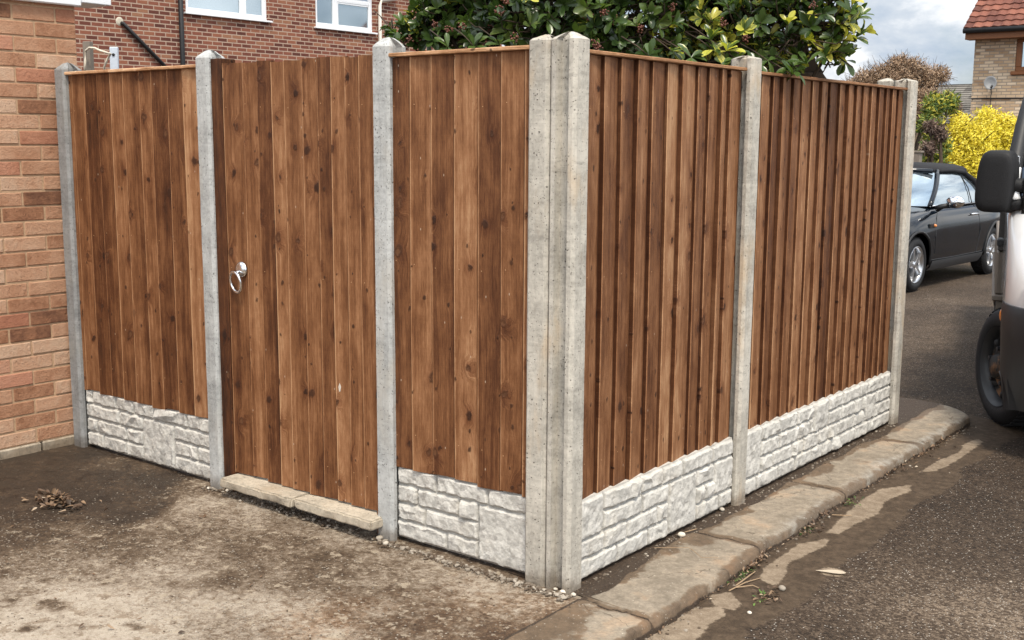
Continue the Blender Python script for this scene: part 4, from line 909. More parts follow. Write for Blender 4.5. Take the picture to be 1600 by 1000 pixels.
fuzzy('golden_shrub', 'bright yellow leaved shrub behind the dark car, below the satellite dish', 'shrub', root_at(1530, 17.6),
      [(gp(1478,238,17.2),.26),(gp(1503,205,17.3),.26),(gp(1525,230,17.3),.42),(gp(1550,205,17.6),.40),(gp(1495,225,17.4),.33),(gp(1570,225,17.6),.35),(gp(1538,180,17.8),.14),(gp(1578,200,17.6),.22),(gp(1500,190,17.7),.18),(gp(1530,275,17.3),.5),(gp(1480,260,17.3),.35),(gp(1520,340,17.4),.5),(gp(1580,300,17.6),.5)], YLEAF, 34000, .048, .026, 3, (.55, .22))
fuzzy('green_shrub', 'loose green shrub with yellow shoots between the end post and the yellow shrub', 'shrub', root_at(1460, 17.),
      [(gp(1460,165,17.),.20),(gp(1482,160,17.3),.18),(gp(1452,195,17.),.2),(gp(1462,228,16.9),.24),(gp(1450,262,16.9),.3),(gp(1455,320,17.),.3)], GLEAF, 5200, .085, .030, 4, (.6, .3))
fuzzy('dusky_shrub', 'purple brown shrub in front of the yellow shrub, beside the end post', 'shrub', root_at(1458, 16.4),
      [(gp(1455,200,16.6),.13),(gp(1470,210,16.6),.13),(gp(1490,172,17.9),.14),(gp(1452,232,16.5),.12)], PLEAF, 1800, .06, .022, 5)
fuzzy('brown_tree', 'wide brown leaved tree against the sky, behind the far end of the fence', 'tree', root_at(1400, 20),
      [(gp(1400,118,20),.34),(gp(1375,122,20),.28),(gp(1350,126,20),.24),(gp(1330,134,20),.16),(gp(1470,118,20.3),.2),(gp(1425,112,20.1),.30),(gp(1450,122,20.2),.27),(gp(1395,150,20),.5),(gp(1440,165,20),.4),(gp(1405,102,20),.22)], BLEAF, 30000, .042, .017, 6, (.5, .25), None, .06)

# ------------------------------------------------------------------ houses beyond
bh = empty('brick_house', (-1.0, 19.8, 0), 0, 'buff brick house with red pantile roof and brown window at the right edge', 'house'); T = -Vector(bh.location)
X0, YW, EZ = -4.70, 19.8, 3.58
mb = MB()
def bb(m_, a, c): m_.box(Vector(a)+T, Vector(c)+T)
bb(mb, (X0, YW, -.1), (-3.95, YW+.3, EZ)); bb(mb, (-3.95, YW, -.1), (-2.2, YW+.3, 2.93)); bb(mb, (-2.2, YW, -.1), (-1, YW+.3, EZ)); bb(mb, (-3.95, YW, 3.52), (-2.2, YW+.3, EZ))
bb(mb, (X0, YW+.31, -.1), (X0+.3, YW+7, EZ)); bb(mb, (X0+.31, YW+6.7, -.1), (-1, YW+7, EZ))
mb.prism([Vector((X0+.01, YW+.1, EZ))+T, Vector((X0+.01, YW+3.5, EZ+2.9))+T, Vector((X0+.01, YW+6.9, EZ))+T], (.28, 0, 0)); mb.build('wall', BUFFBRICK, bh)
f = MB(); w0, w1, v0, v1 = -3.95, -2.2, 2.93, 3.52
for a, c in (((w0, YW+.02, v0), (w1, YW+.1, v0+.08)), ((w0, YW+.02, v1-.06), (w1, YW+.1, v1)), ((w0, YW+.02, v0+.08), (w0+.10, YW+.1, v1-.06)), ((w1-.1, YW+.02, v0+.08), (w1, YW+.1, v1-.06)), ((-3.1, YW+.02, v0+.08), (-3.0, YW+.1, v1-.06))): f.bbox(Vector(a)+T, Vector(c)+T, .008)
wn = f.build('window', BROWNW, bh); f = MB(); bb(f, (w0+.1, YW+.06, v0+.08), (-3.1, YW+.07, v1-.06)); f.build('pane', GLASS, wn); f = MB(); bb(f, (-3.0, YW+.06, v0+.08), (w1-.1, YW+.07, v1-.06)); f.build('pane', GLASS, wn)
f = MB(); f.bbox(Vector((w0-.06, YW-.06, v0-.07))+T, Vector((w1+.06, YW+.02, v0-.002))+T, .01); f.build('sill', BROWNW, wn)
def tiled_roof(name, mtl, parent, T, x0, x1, ye, ze, yr, zr, cw=.21, ch=.27, seed=1, wave=.022):
    m_ = MB(); r_ = random.Random(seed); Ls = math.hypot(yr-ye, zr-ze); nr = int(Ls/ch)+1; nc = int((x1-x0)/cw)+1; dy, dz3 = (yr-ye)/Ls, (zr-ze)/Ls; sg = -1 if yr > ye else 1
    N = Vector((0, -dz3 if yr > ye else dz3, abs(dy))).normalized()
    for i in range(nr):
        for j in range(nc):
            c = (r_.random(), 0, 0, 1); xa, xb_ = x0+j*cw, min(x1, x0+(j+1)*cw); s0, s1 = i*ch, min(Ls, (i+1)*ch+.03); rows = []
            for s_, lift in ((s0, .030), (s1, .004)):
                row = []
                for k in range(5):
                    x = xa+(xb_-xa)*k/4; h = lift+wave*(math.sin(k/4*2*math.pi)*.5+.5)
                    row.append(m_.vert(Vector((x, ye+dy*s_, ze+dz3*s_))+N*h+T, None, c))
                rows.append(row)
            fr = [m_.vert(Vector((xa+(xb_-xa)*k/4, ye+dy*s0, ze+dz3*s0))+N*(.004)+T, None, c) for k in range(5)]
            for k in range(4): m_.face(rows[0][k], rows[0][k+1], rows[1][k+1], rows[1][k]); m_.face(fr[k], fr[k+1], rows[0][k+1], rows[0][k])
    return m_.build(name, mtl, parent)
rf = tiled_roof('roof', REDTILE, bh, T, X0-.12, -.8, YW-.35, EZ+.13, YW+3.5, EZ+3.05, .17, .19)
tiled_roof('roof_back', REDTILE, bh, T, X0-.12, -.8, YW+7.3, EZ+.13, YW+3.5, EZ+3.05)
mb = MB(); mb.prism([Vector((X0-.11, YW-.33, EZ+.11))+T, Vector((X0-.11, YW+3.5, EZ+3.03))+T, Vector((X0-.11, YW+7.3, EZ+.11))+T, Vector((X0-.11, YW+7.1, EZ+.06))+T, Vector((X0-.11, YW+3.5, EZ+2.90))+T, Vector((X0-.11, YW-.13, EZ+.06))+T], (.05, 0, 0)); mb.build('verge_board', BLACKP, rf)
mb = MB(); mb.bbox(Vector((X0-.1, YW-.30, EZ-.06))+T, Vector((-.9, YW-.27, EZ+.10))+T, .005); mb.box(Vector((X0-.1, YW-.27, EZ-.055))+T, Vector((-.9, YW-.002, EZ-.03))+T); mb.build('fascia', BROWNW, bh)
mb = MB(); mb.tube([Vector((X0-.12, YW-.36, EZ+.10))+T, Vector((-.9, YW-.36, EZ+.10))+T], .05, 8); mb.build('gutter', BLACKP, bh, True)
mb = MB(); pts = [Vector((X0+.0, YW-.012, 2.44))+T, Vector((-4.35, YW-.012, 2.44))+T, Vector((-3.4, YW-.012, 2.425))+T, Vector((-2.0, YW-.012, 2.42))+T]; mb.tube(pts, .012, 5); mb.build('wall_cable', BLACKP, bh)
mb = MB(); mb.box(Vector((-4.0, YW-.03, 1.9))+T, Vector((-2.3, YW-.002, 2.03))+T); mb.build('lintel', BROWNW, bh)
bh.location = (-1.967, 26.686, -.476); bh.scale = (1.3, 1.3, 1.3)
# satellite dish
YW = 26.68; q = on(1547, 131, 1, YW-.20); sdh = empty('satellite_dish', (q.x, YW, q.z), 0, 'round grey satellite dish on the buff brick wall', 'satellite dish')
DG = plain('dish_grey', (.17, .175, .18), .5); mb = MB(); mb.lathe([(.001, .0), (.09, -.012), (.16, -.032), (.215, -.06), (.219, -.056), (.16, -.024), (.001, .008)], 28, 'Y')
o = mb.build('reflector', DG, sdh, True); o.location = (0, -.24, .02); o.rotation_euler = (R(-12), 0, R(15)); o.scale = (.86, 1, 1); sdh.scale = (.78, .78, .78)
mb = MB(); mb.tube([(0, 0, -.12), (0, -.12, -.12), (0, -.22, -.03), (0, -.23, 0)], .018, 8); mb.build('bracket', BLACKP, sdh, True)
mb = MB(); mb.tube([(0, -.24, -.16), (.08, -.42, -.20), (.13, -.52, -.12)], .012, 6); mb.tube([(.13, -.56, -.13), (.12, -.46, -.08)], .035, 8); mb.build('feed_arm', BLACKP, sdh, True)
mb = MB(); mb.tube([(0, -.02, -.12), (-.02, -.015, -.35), (-.01, -.015, -.9)], .01, 5); mb.build('dish_cable', BLACKP, sdh)
# grey roofed bungalow
gh = empty('bungalow', (-9, 40, 0), 0, 'low building with a grey weathered tiled roof left of the buff house', 'house'); T = -Vector(gh.location)
mb = MB(); mb.box(Vector((-15, 37.6, -.1))+T, Vector((-3.2, 43.5, 2.3))+T); mb.build('wall', BUFFBRICK, gh)
tiled_roof('roof', GREYTILE, gh, T, -15.4, -3, 37.3, 2.25, 40.6, 3.72, .36, .20, 4, .0); tiled_roof('roof_back', GREYTILE, gh, T, -15.4, -3, 43.9, 2.25, 40.6, 3.72, .30, .3, 5, .0)
# garden outbuilding with tiled roof seen through the shrub
oh = empty('outbuilding', (-5.5, 10.6, 0), 0, 'outbuilding with a grey tiled roof glimpsed through the evergreen shrub', 'outbuilding'); T = -Vector(oh.location)
mb = MB(); mb.box(Vector((-8.2, 9.5, -.1))+T, Vector((-4.3, 12, 2.25))+T); mb.build('wall', REDBRICK, oh)
tiled_roof('roof', GREYTILE, oh, T, -8.3, -4.2, 9.3, 2.2, 10.8, 3.0, .30, .17, 6, .0); tiled_roof('roof_back', GREYTILE, oh, T, -8.3, -4.2, 12.2, 2.2, 10.8, 3.0, .30, .3, 7, .0)
# timber fence piece beside green shrub
p = dep(1447, 215, 15.2); fe = empty('timber_fence', (p.x-.6, p.y, 0), 0, 'dark timber garden fence with a grey post, just past the end post', 'fence'); mb = MB()
for k in range(8): mb.bbox((-.75+k*.15, -.01, -.08), (-.61+k*.15, .01, 1.34), .004)
mb.build('boards', plain('dark_timber', (.05, .035, .026), .9, var=.3), fe); mb = MB(); mb.bbox((.46, -.05, -.08), (.55, .05, 1.46), .006); mb.bbox((.44, -.06, 1.462), (.57, .06, 1.49), .005); mb.build('post', GREYWOOD, fe)

# ------------------------------------------------------------------ vehicles
def cut(o, cutters):
    for c in cutters:
        m = o.modifiers.new('c', 'BOOLEAN'); m.operation = 'DIFFERENCE'; m.object = c; m.solver = 'EXACT'
    dg = bpy.context.evaluated_depsgraph_get(); me = bpy.data.meshes.new_from_object(o.evaluated_get(dg)); o.modifiers.clear(); old = o.data; o.data = me
    for c in cutters: bpy.data.objects.remove(c)
def wheel(parent, loc, side, r, w, style, steer=0.0, rimr=None):
    """side +1: outer face towards +y"""
    rimr = rimr or r*.66; s = side
    e = MB(); pr_ = [(rimr, -w), (r*.9, -w), (r*.985, -w*.88), (r, -w*.7), (r, -w*.3), (r*.985, -w*.12), (r*.92, -0.0), (r*.80, .012), (rimr*1.06, .004), (rimr, -.012)]
    e.lathe([(a, b*s) for a, b in pr_], 40); t = e.build('wheel', RUBBER, parent, True); t.location = loc; t.rotation_euler = (0, 0, steer)
    m_ = MB()
    for k in range(48):      # tread blocks
        a = 2*math.pi*k/48; m_.T = Matrix.Rotation(a, 4, 'Y'); m_.bbox((r-.004, -w*.86 if s > 0 else w*.10, -.012), (r+.004, -w*.10 if s > 0 else w*.86, .012), .002)
    m_.T = None; m_.build('tread', RUBBER, t)
    if style == 'alloy':
        m_ = MB(); m_.lathe([(rimr*.99, -w*.9*s), (rimr*.88, -w*.8*s), (rimr*.88, -.05*s), (rimr*.95, -.012*s), (rimr*1.02, .004*s), (rimr*1.03, -.004*s)], 40)
        rm = m_.build('rim', ALU, t, True)
        m_ = MB()
        for k in range(5):
            for dd in (-.17, .17):
                m_.T = Matrix.Rotation(2*math.pi*k/5, 4, 'Y') @ Matrix.Rotation(dd*.35, 4, 'Y')
                m_.loft([[(rimr*.16, -.05*s, -.016+dd*.03), (rimr*.16, -.012*s, -.014+dd*.03), (rimr*.16, -.012*s, .014+dd*.03), (rimr*.16, -.05*s, .016+dd*.03)], [(rimr*.95, -.045*s, -.020+dd*.08), (rimr*.95, -.008*s, -.017+dd*.08), (rimr*.95, -.008*s, .017+dd*.08), (rimr*.95, -.045*s, .020+dd*.08)]])
        m_.T = None; m_.lathe([(.001, -.004*s), (.03, -.006*s), (.05, -.02*s), (.055, -.05*s)], 20); m_.build('spokes', ALU, t)
        m_ = MB(); m_.lathe([(.001, -w*.62*s), (rimr*.87, -w*.62*s)], 24); m_.build('brake', BLACKP, t)
    else:
        m_ = MB(); m_.lathe([(rimr*.99, -w*.9*s), (rimr*.9, -w*.8*s), (rimr*.88, -.05*s), (rimr*.96, -.01*s), (rimr*1.03, .006*s)], 40); m_.build('rim', BUMPER, t, True)
        m_ = MB(); m_.lathe([(rimr*.9, -.050*s), (rimr*.72, -.06*s), (rimr*.55, -.030*s), (rimr*.40, -.012*s), (rimr*.34, -.022*s), (rimr*.30, .02*s), (.001, .03*s)], 40); m_.build('disc', RUSTY, t, True)
        for k in range(8):
            m_ = MB()
            a = 2*math.pi*k/8; m_.blob((rimr*.74*math.cos(a), -.050*s, rimr*.74*math.sin(a)), rimr*.13, k, 2, .0, (1, .35, 1)); m_.build('vent_hole', BLACKP, t, True)
        m_ = MB()
        for k in range(5):
            m_ = MB(); a = 2*math.pi*k/5+.3; m_.T = Matrix.Translation((rimr*.47*math.cos(a), 0, rimr*.47*math.sin(a))); m_.lathe([(.014, -.03*s), (.014, .012*s), (.001, .014*s)], 6); m_.build('wheel_nut', BUMPER, t)
    return t

# --- dark convertible
RZ = -0.050
car = empty('convertible_car', (-2.885, 9.60, RZ), math.atan2(-2.39, -0.12), 'small dark blue grey convertible with black soft top parked beyond the fence', 'car')
ST = [(.62,.48,.60,.30),(.58,.64,.66,.24),(.46,.74,.76,.20),(.25,.80,.83,.19),(0,.825,.875,.19),(-.3,.83,.91,.19),(-.6,.835,.935,.19),(-1.2,.84,.935,.19),(-1.9,.845,.945,.19),(-2.45,.84,.95,.20),(-2.80,.80,.93,.22),(-2.98,.72,.84,.26),(-3.04,.60,.66,.34)]
def sect(w, zt, zb):
    h = [(0, zb), (w*.55, zb), (w*.90, zb+.01), (w*.96, zb+.07), (w*.985, zb+.2), (w, (zb+zt)/2+.03), (w*.985, zt-.19), (w*.955, zt-.09), (w*.90, zt-.03), (w*.78, zt+.0), (w*.4, zt+.02), (0, zt+.025)]
    return h+[(-a, b) for a, b in h[-2:0:-1]]
def csurf(x, z):
    xs_ = [s[0] for s in ST][::-1]; w = float(np.interp(x, xs_, [s[1] for s in ST][::-1])); zt = float(np.interp(x, xs_, [s[2] for s in ST][::-1])); zb = float(np.interp(x, xs_, [s[3] for s in ST][::-1]))
    h = sect(w, zt, zb)[2:9]; return float(np.interp(z, [b for a, b in h], [a for a, b in h]))
mb = MB(); mb.loft([[(x, a, b) for a, b in sect(w, zt, zb)] for x, w, zt, zb in ST]); bd = mb.build('body', CARPAINT, car)
m_ = bd.modifiers.new('s', 'SUBSURF'); m_.levels = m_.render_levels = 2
cts = []
for ax in (0, -2.43):
    for sd_ in (1, -1):
        c = MB(); c.lathe([(.001, sd_*.55), (.345, sd_*.55), (.345, sd_*1.1), (.001, sd_*1.1)], 48, 'Y', (ax, 0, .31)); oc = c.build('cutter', None, car)
        bm = bmesh.new(); bm.from_mesh(oc.data); bmesh.ops.remove_doubles(bm, verts=bm.verts, dist=1e-3); bmesh.ops.recalc_face_normals(bm, faces=bm.faces); bm.to_mesh(oc.data); bm.free(); cts.append(oc)
bpy.context.view_layer.update(); cut(bd, cts); autosmooth(bd, 35)
for ax in (0, -2.43):
    for sd_ in (1, -1):
        wheel(car, (ax, sd_*.80, .305), sd_, .305, .18, 'alloy')
        e = MB(); pts = []
        for k in range(19):
            a = math.pi*(k/18)*1.06-.10; x, z = ax+.36*math.cos(a), .31+.36*math.sin(a); pts.append((x, sd_*(csurf(x, max(z, .25))+.001), z))
        e.tube(pts, .017, 6); e.build('arch_trim', BLACKP, car, True)
BO = [(-.30,0),(-.34,.40),(-.50,.715),(-1.2,.755),(-2.12,.745),(-2.38,.69),(-2.50,.42),(-2.54,0)]; TO = [(-.90,0),(-.93,.36),(-1.02,.575),(-1.35,.61),(-1.84,.60),(-1.98,.54),(-2.05,.33),(-2.08,0)]
ZB, ZT = .93, 1.315
def strip(i0, i1, sd_, n=6, off=0.0, b0_=0.0, b1_=1.0, bulge=.03):
    rows = []
    for j in range(n+1):
        f_ = b0_+(b1_-b0_)*j/n; row = []
        for i in range(i0, i1+1):
            x = BO[i][0]*(1-f_)+TO[i][0]*f_; y = BO[i][1]*(1-f_)+TO[i][1]*f_; bl = math.sin(math.pi*f_)*bulge; nrm = Vector((x+1.25, y*1.6, 0)).normalized()
            row.append(Vector((x+nrm.x*(bl+off), (y+nrm.y*(bl+off))*sd_, ZB+(ZT-ZB)*f_)))
        rows.append(row)
    return rows
def addrows(mb, rows):
    ids = [[mb.vert(p) for p in r_] for r_ in rows]
    for a_, b_ in zip(ids, ids[1:]):
        for k in range(len(a_)-1): mb.face(a_[k], a_[k+1], b_[k+1], b_[k])
mb = MB()
for s_ in (1, -1): addrows(mb, strip(0, 2, s_))
mb.build('windscreen', GLASS, car, True)
for s_ in (1, -1):
    mb = MB(); addrows(mb, strip(2, 4, s_)); mb.build('side_window', GLASS, car, True)
    mb = MB(); r_ = strip(2, 2, s_, 8, .004); mb.tube([q_[0] for q_ in r_], .030, 8); mb.build('windscreen_pillar', CARPAINT, car, True)
    mb = MB(); r_ = strip(2, 5, s_, 1, .006); mb.tube(r_[0], .011, 6); mb.build('belt_trim', CHROME2, car, True)
    mb = MB(); a = Vector((-1.70, s_*.765, ZB)); b = Vector((-1.60, s_*.622, ZT-.02)); mb.tube([a, (a+b)/2+Vector((0, s_*.03, 0)), b], .006, 5); mb.build('window_seal', BLACKP, car)
mb = MB()
for s_ in (1, -1): addrows(mb, strip(4, 7, s_, 6, .004))
sc_ = [(1.0, ZT-.03, .018), (1.0, ZT+.012, .022), (.96, ZT+.045, .01), (.80, ZT+.075, 0), (.45, ZT+.09, 0), (.02, ZT+.095, 0)]
full = TO+[(x, -y) for x, y in TO[-2:0:-1]]
mb.loft([[(-1.5+(x+1.5)*s_*(1+o_*.8), y*s_*(1+o_*2), z) for x, y in full] for s_, z, o_ in sc_], True, True)
# rear quarter sweeping over the side window
for s_ in (1, -1):
    mb.tube([Vector((-1.03, s_*.60, ZT+.0)), Vector((-1.35, s_*.635, ZT+.005)), Vector((-1.70, s_*.64, ZT-.02)), Vector((-1.92, s_*.68, ZT-.12)), Vector((-2.07, s_*.73, ZB+.10)), Vector((-2.13, s_*.755, ZB))], [.022, .024, .03, .038, .03, .02], 8)
mb.build('soft_top', SOFTTOP, car, True)
mb = MB(); mb.box((-2.4, -.6, .85), (-.6, .6, 1.05)); mb.box((-1.45, -.55, 1.0), (-1.3, -.15, 1.22)); mb.box((-1.45, .15, 1.0), (-1.3, .55, 1.22)); mb.build('interior', BLACKP, car)
mb = MB(); mb.tube([Vector((-.5*0-.93, -.56, ZT)), (-.90, 0, ZT+.02), (-.93, .56, ZT)], .028, 8); mb.build('windscreen_header', CARPAINT, car, True)
for s_ in (1, -1):
    lines = MB()
    for path in ([(-.47, .40), (-.44, .60), (-.50, .80), (-.62, .895)], [(-1.78, .33), (-1.84, .60), (-1.80, .80), (-1.76, .90)], [(-.40, .33), (-1.0, .325), (-1.98, .33)]):
        lines.tube([(x, s_*(csurf(x, z)-.001), z) for x, z in path], .0055, 5)
    lines.build('door_seam', BLACKP, car)
    mb = MB(); ids = []
    for i in range(14):
        x = -.42-i*(1.60/13); ids.append([(x, s_*(csurf(x, z)+.006), z) for z in (.20, .24, .30, .318)])
    addrows(mb, ids); mb.build('sill_panel', plain('sill_grey', (.045, .048, .052), .5), car, True)
    mb = MB(); mb.blob((-.60, s_*.965, .985), .115, 2, 3, 0, (.62, 1, .62)); mir = mb.build('door_mirror', CHROME2, car, True)
    mb = MB(); mb.tube([(-.58, s_*.77, .90), (-.57, s_*.83, .93), (-.59, s_*.90, .95)], [.04, .03, .022], 8); mb.build('mirror_arm', BLACKP, mir, True)
    mb = MB(); mb.tube([(-1.54, s_*(csurf(-1.54, .80)+.006), .80), (-1.58, s_*(csurf(-1.6, .80)+.035), .805), (-1.70, s_*(csurf(-1.7, .80)+.035), .805), (-1.74, s_*(csurf(-1.74, .80)+.006), .80)], .012, 8); mb.build('door_handle', CHROME2, car, True)
    mb = MB(); y_ = s_*csurf(-.36, .72); mb.bbox((-.42, min(y_-.01, y_+.012), .695), (-.27, max(y_-.01, y_+.012), .745), .005); ind = mb.build('side_vent', BLACKP, car)
    mb = MB(); mb.blob((-.385, y_+s_*.010, .722), .028, 3, 2, 0, (1.1, .5, .7)); mb.build('indicator', ORANGE, ind, True)
    mb = MB(); mb.blob((.44, s_*.56, .68), .115, 4, 3, 0, (.8, 1, 1.05)); mb.build('headlight', GLASS, car, True)
    mb = MB(); mb.bbox((-2.99, s_*.60-.07, .62), (-2.90, s_*.60+.07, .80), .02); mb.build('tail_light', ORANGE, car)
mb = MB(); mb.bbox((.50, -.35, .40), (.63, .35, .56), .02); mb.build('grille', CHROME2, car)

# --- white truck
FWD = Vector((.27, -.963, 0)).normalized(); LFT = Vector((-FWD.y, FWD.x, 0)); con = Vector((0.378, 3.80, 0)); O_ = con + LFT*.93
trk = empty('pickup_truck', (O_.x, O_.y, RZ), math.atan2(FWD.y, FWD.x), 'white dropside truck with black bumper, large black mirror and rusty wheel at the right edge', 'truck')
def plan(xf, w, rc, xb=-1.35, n=7):
    h = [(xb, w), (-.8, w), (-.3, w)]
    for k in range(n+1):
        a = math.pi/2*(1-k/n); h.append((xf-rc*1.0+rc*math.cos(a)*1.0-.10*(math.sin(a)) + 0.0, w-rc+rc*math.sin(a)))
    h += [(xf-.03, (w-rc)*.6), (xf, 0)]
    return h+[(x, -y) for x, y in h[-2::-1]]
RG = [(.48,.84,.90,.30),(.56,.88,.905,.30),(.66,.90,.925,.32),(.85,.885,.93,.36),(1.0,.82,.93,.40),(1.12,.66,.93,.42),(1.22,.42,.935,.40),(1.30,.20,.925,.36)]
mb = MB(); mb.loft([[(x, y, z) for x, y in plan(xf, w, rc)] for z, xf, w, rc in RG]); bd = mb.build('cab', TRUCKW, trk)
cts = []
for sd_ in (1, -1):
    c = MB(); c.lathe([(.001, sd_*.60), (.425, sd_*.60), (.425, sd_*1.3), (.001, sd_*1.3)], 48, 'Y', (0, 0, .36)); oc = c.build('cutter', None, trk)
    bm = bmesh.new(); bm.from_mesh(oc.data); bmesh.ops.remove_doubles(bm, verts=bm.verts, dist=1e-3); bmesh.ops.recalc_face_normals(bm, faces=bm.faces); bm.to_mesh(oc.data); bm.free(); cts.append(oc)
bm = bmesh.new(); bm.from_mesh(bd.data); bmesh.ops.recalc_face_normals(bm, faces=bm.faces); bm.to_mesh(bd.data); bm.free()
bpy.context.view_layer.update(); cut(bd, cts); autosmooth(bd, 35)
RW = [(1.302,.19,.924,.34),(1.32,.16,.924,.34),(1.7,-.18,.89,.30),(2.02,-.46,.83,.26)]
mb = MB(); mb.loft([[(x, y, z) for x, y in plan(xf, w, rc)] for z, xf, w, rc in RW]); autosmooth(mb.build('cab_glass', DGLASS, trk), 30)
RR_ = [(2.022,-.45,.805,.26),(2.10,-.55,.77,.26),(2.16,-.70,.68,.24),(2.18,-.85,.5,.2)]
mb = MB(); mb.loft([[(x, y, z) for x, y in plan(xf, w, rc)] for z, xf, w, rc in RR_]); autosmooth(mb.build('roof', TRUCKW, trk), 40)
for s_ in (1, -1):
    mb = MB(); mb.tube([(.0, s_*.915, 1.26), (-.10, s_*.918, 1.5), (-.26, s_*.885, 1.75), (-.50, s_*.83, 2.04)], [.05, .045, .042, .035], 8); mb.build('windscreen_pillar', BLACKP, trk, True)
    mb = MB(); mb.tube([(.06, s_*.90, 1.32), (-.0, s_*.91, 1.40), (-.07, s_*.89, 1.50)], [.030, .022, .012], 8); mb.build('pillar_trim', TRUCKW, trk, True)
    mb = MB(); mb.tube([(-1.1, s_*.93, 1.32), (-1.12, s_*.86, 1.7), (-1.15, s_*.80, 2.02)], .04, 6); mb.build('door_pillar', TRUCKW, trk)
# bumper
BR_ = [(.26,.95,.90,.32),(.42,.985,.925,.33),(.62,.985,.935,.34),(.75,.965,.940,.35),(.79,.935,.930,.35)]
mb = MB()
def bplan(xf, w, rc):
    p = plan(xf, w, rc); return [(x, y) for x, y in p if x > .1]
rings = []
for z, xf, w, rc in BR_:
    p = bplan(xf, w, rc); e = .42+max(0, .52-z)*1.3; p = [(max(x, e+.02), y) for x, y in p]; p = [(e, w)]+p+[(e, -w)]; rings.append([(x, y, z) for x, y in p]+[(e, -w+.06, z), (xf-.35, 0, z), (e, w-.06, z)])
mb.loft(rings); bp = mb.build('bumper', BUMPER, trk); autosmooth(bp, 40)
for s_ in (1, -1):
    mb = MB(); mb.tube([(.93, s_*.42, .31), (.905, s_*.60, .30), (.80, s_*.80, .315), (.66, s_*.90, .36), (.56, s_*.925, .42)], .006, 6); mb.build('bumper_crease', plain('worn_edge', (.11, .12, .13), .5), bp, True)
    mb = MB(); mb.prism([(.955, s_*.50, .36), (.90, s_*.68, .37), (.885, s_*.70, .50), (.945, s_*.52, .52)], (.03, s_*.015, 0)); mb.build('fog_lamp_recess', BLACKP, bp)
    mb = MB(); mb.prism([(.875, s_*.45, .72), (.80, s_*.78, .74), (.70, s_*.80, .98), (.79, s_*.50, .98)], (.035, s_*.03, 0)); mb.build('headlight', GLASS, trk)
    mb = MB(); mb.blob((.50, s_*.935, .72), .035, 3, 2, 0, (.4, .5, 1)); mb.build('indicator', ORANGE, trk, True)
    wheel(trk, (0, s_*.93, .345), s_, .345, .21, 'steel', R(23))
    wheel(trk, (-3.3, s_*.93, .345), s_, .345, .21, 'steel')
    # mirror: rounded shell on two short arms
    mb = MB(); rings = []
    for xx, sc in ((-.070, .93), (-.066, .985), (-.03, 1.0), (.02, 1.0), (.045, .97), (.062, .90), (.072, .78), (.077, .55), (.079, .2)):
        ring = []
        for k in range(36):
            a_ = 2*math.pi*k/36; ca, sa = math.cos(a_), math.sin(a_); e_ = 2/4.2
            yy = math.copysign(abs(ca)**e_, ca)*.107; zz = math.copysign(abs(sa)**e_, sa)*.178
            yy = yy*(1-.10*max(0, zz/.178))+s_*-.006*(zz/.178); ring.append((xx, yy*(1-(1-sc)*.8), zz*(1-(1-sc)*.55)))
        rings.append(ring)
    mb.loft(rings); mr = mb.build('door_mirror', MIRPL, trk); autosmooth(mr, 50); mr.location = (.02, s_*1.005, 1.425); mr.rotation_euler = (0, 0, s_*R(12))
    mb = MB(); mb.bbox((-.085, -.10, -.15), (-.070, .10, .145), .004); mb.build('mirror_glass', CHROME2, mr)
    mb = MB(); mb.tube([(0, s_*.0, -.015), (0, s_*-.12, -.02), (-.04, s_*-.20, -.03)], [.042, .040, .05], 8); mb.tube([(0, s_*.0, -.13), (0, s_*-.12, -.125), (-.04, s_*-.20, -.10)], [.04, .036, .045], 8); mb.bbox((-.10, min(s_*-.23, s_*-.15), -.21), (.06, max(s_*-.23, s_*-.15), .05), .02); mb.build('mirror_arm', MIRPL, mr, True)
    # cab door handle, dropside and its posts
    mb = MB(); mb.bbox((-.98, s_*.955-.02, .98), (-.84, s_*.955+.02, 1.03), .008); mb.build('door_handle', BLACKP, trk)
    y0_, y1_ = sorted((s_*.885, s_*.965))
    mb = MB(); mb.bbox((-4.9, y0_, .60), (-1.42, y1_, .90), .010); mb.bbox((-4.92, sorted((s_*.88, s_*.98))[0], .555), (-1.40, sorted((s_*.88, s_*.98))[1], .598), .008); dsd = mb.build('dropside', BEDP, trk)
    mb = MB(); mb.bbox((-1.52, y0_+.0, .905), (-1.405, y1_, 1.27), .006); mb.build('corner_post', BEDD, dsd)
    mb = MB(); mb.bbox((-1.46, sorted((s_*.885, s_*.95))[0], .18), (-1.42, sorted((s_*.885, s_*.95))[1], .553), .004); mb.build('mudguard_stay', BEDP, dsd)
mb = MB(); mb.bbox((-4.9, -.88, .58), (-1.42, .88, .62), .01); mb.bbox((-1.50, -.88, .63), (-1.44, .88, 1.25), .01); mb.bbox((-4.9, -.88, .63), (-4.84, .88, .90), .01); mb.bbox((-5.0, -.45, .36), (.5, -.35, .50), .01); mb.bbox((-5.0, .35, .36), (.5, .45, .50), .01); mb.build('load_bed', BEDP, trk)
mb = MB(); mb.bbox((-1.3, -.58, .25), (.6, .58, .62), .03); mb.build('underbody', BLACKP, trk)

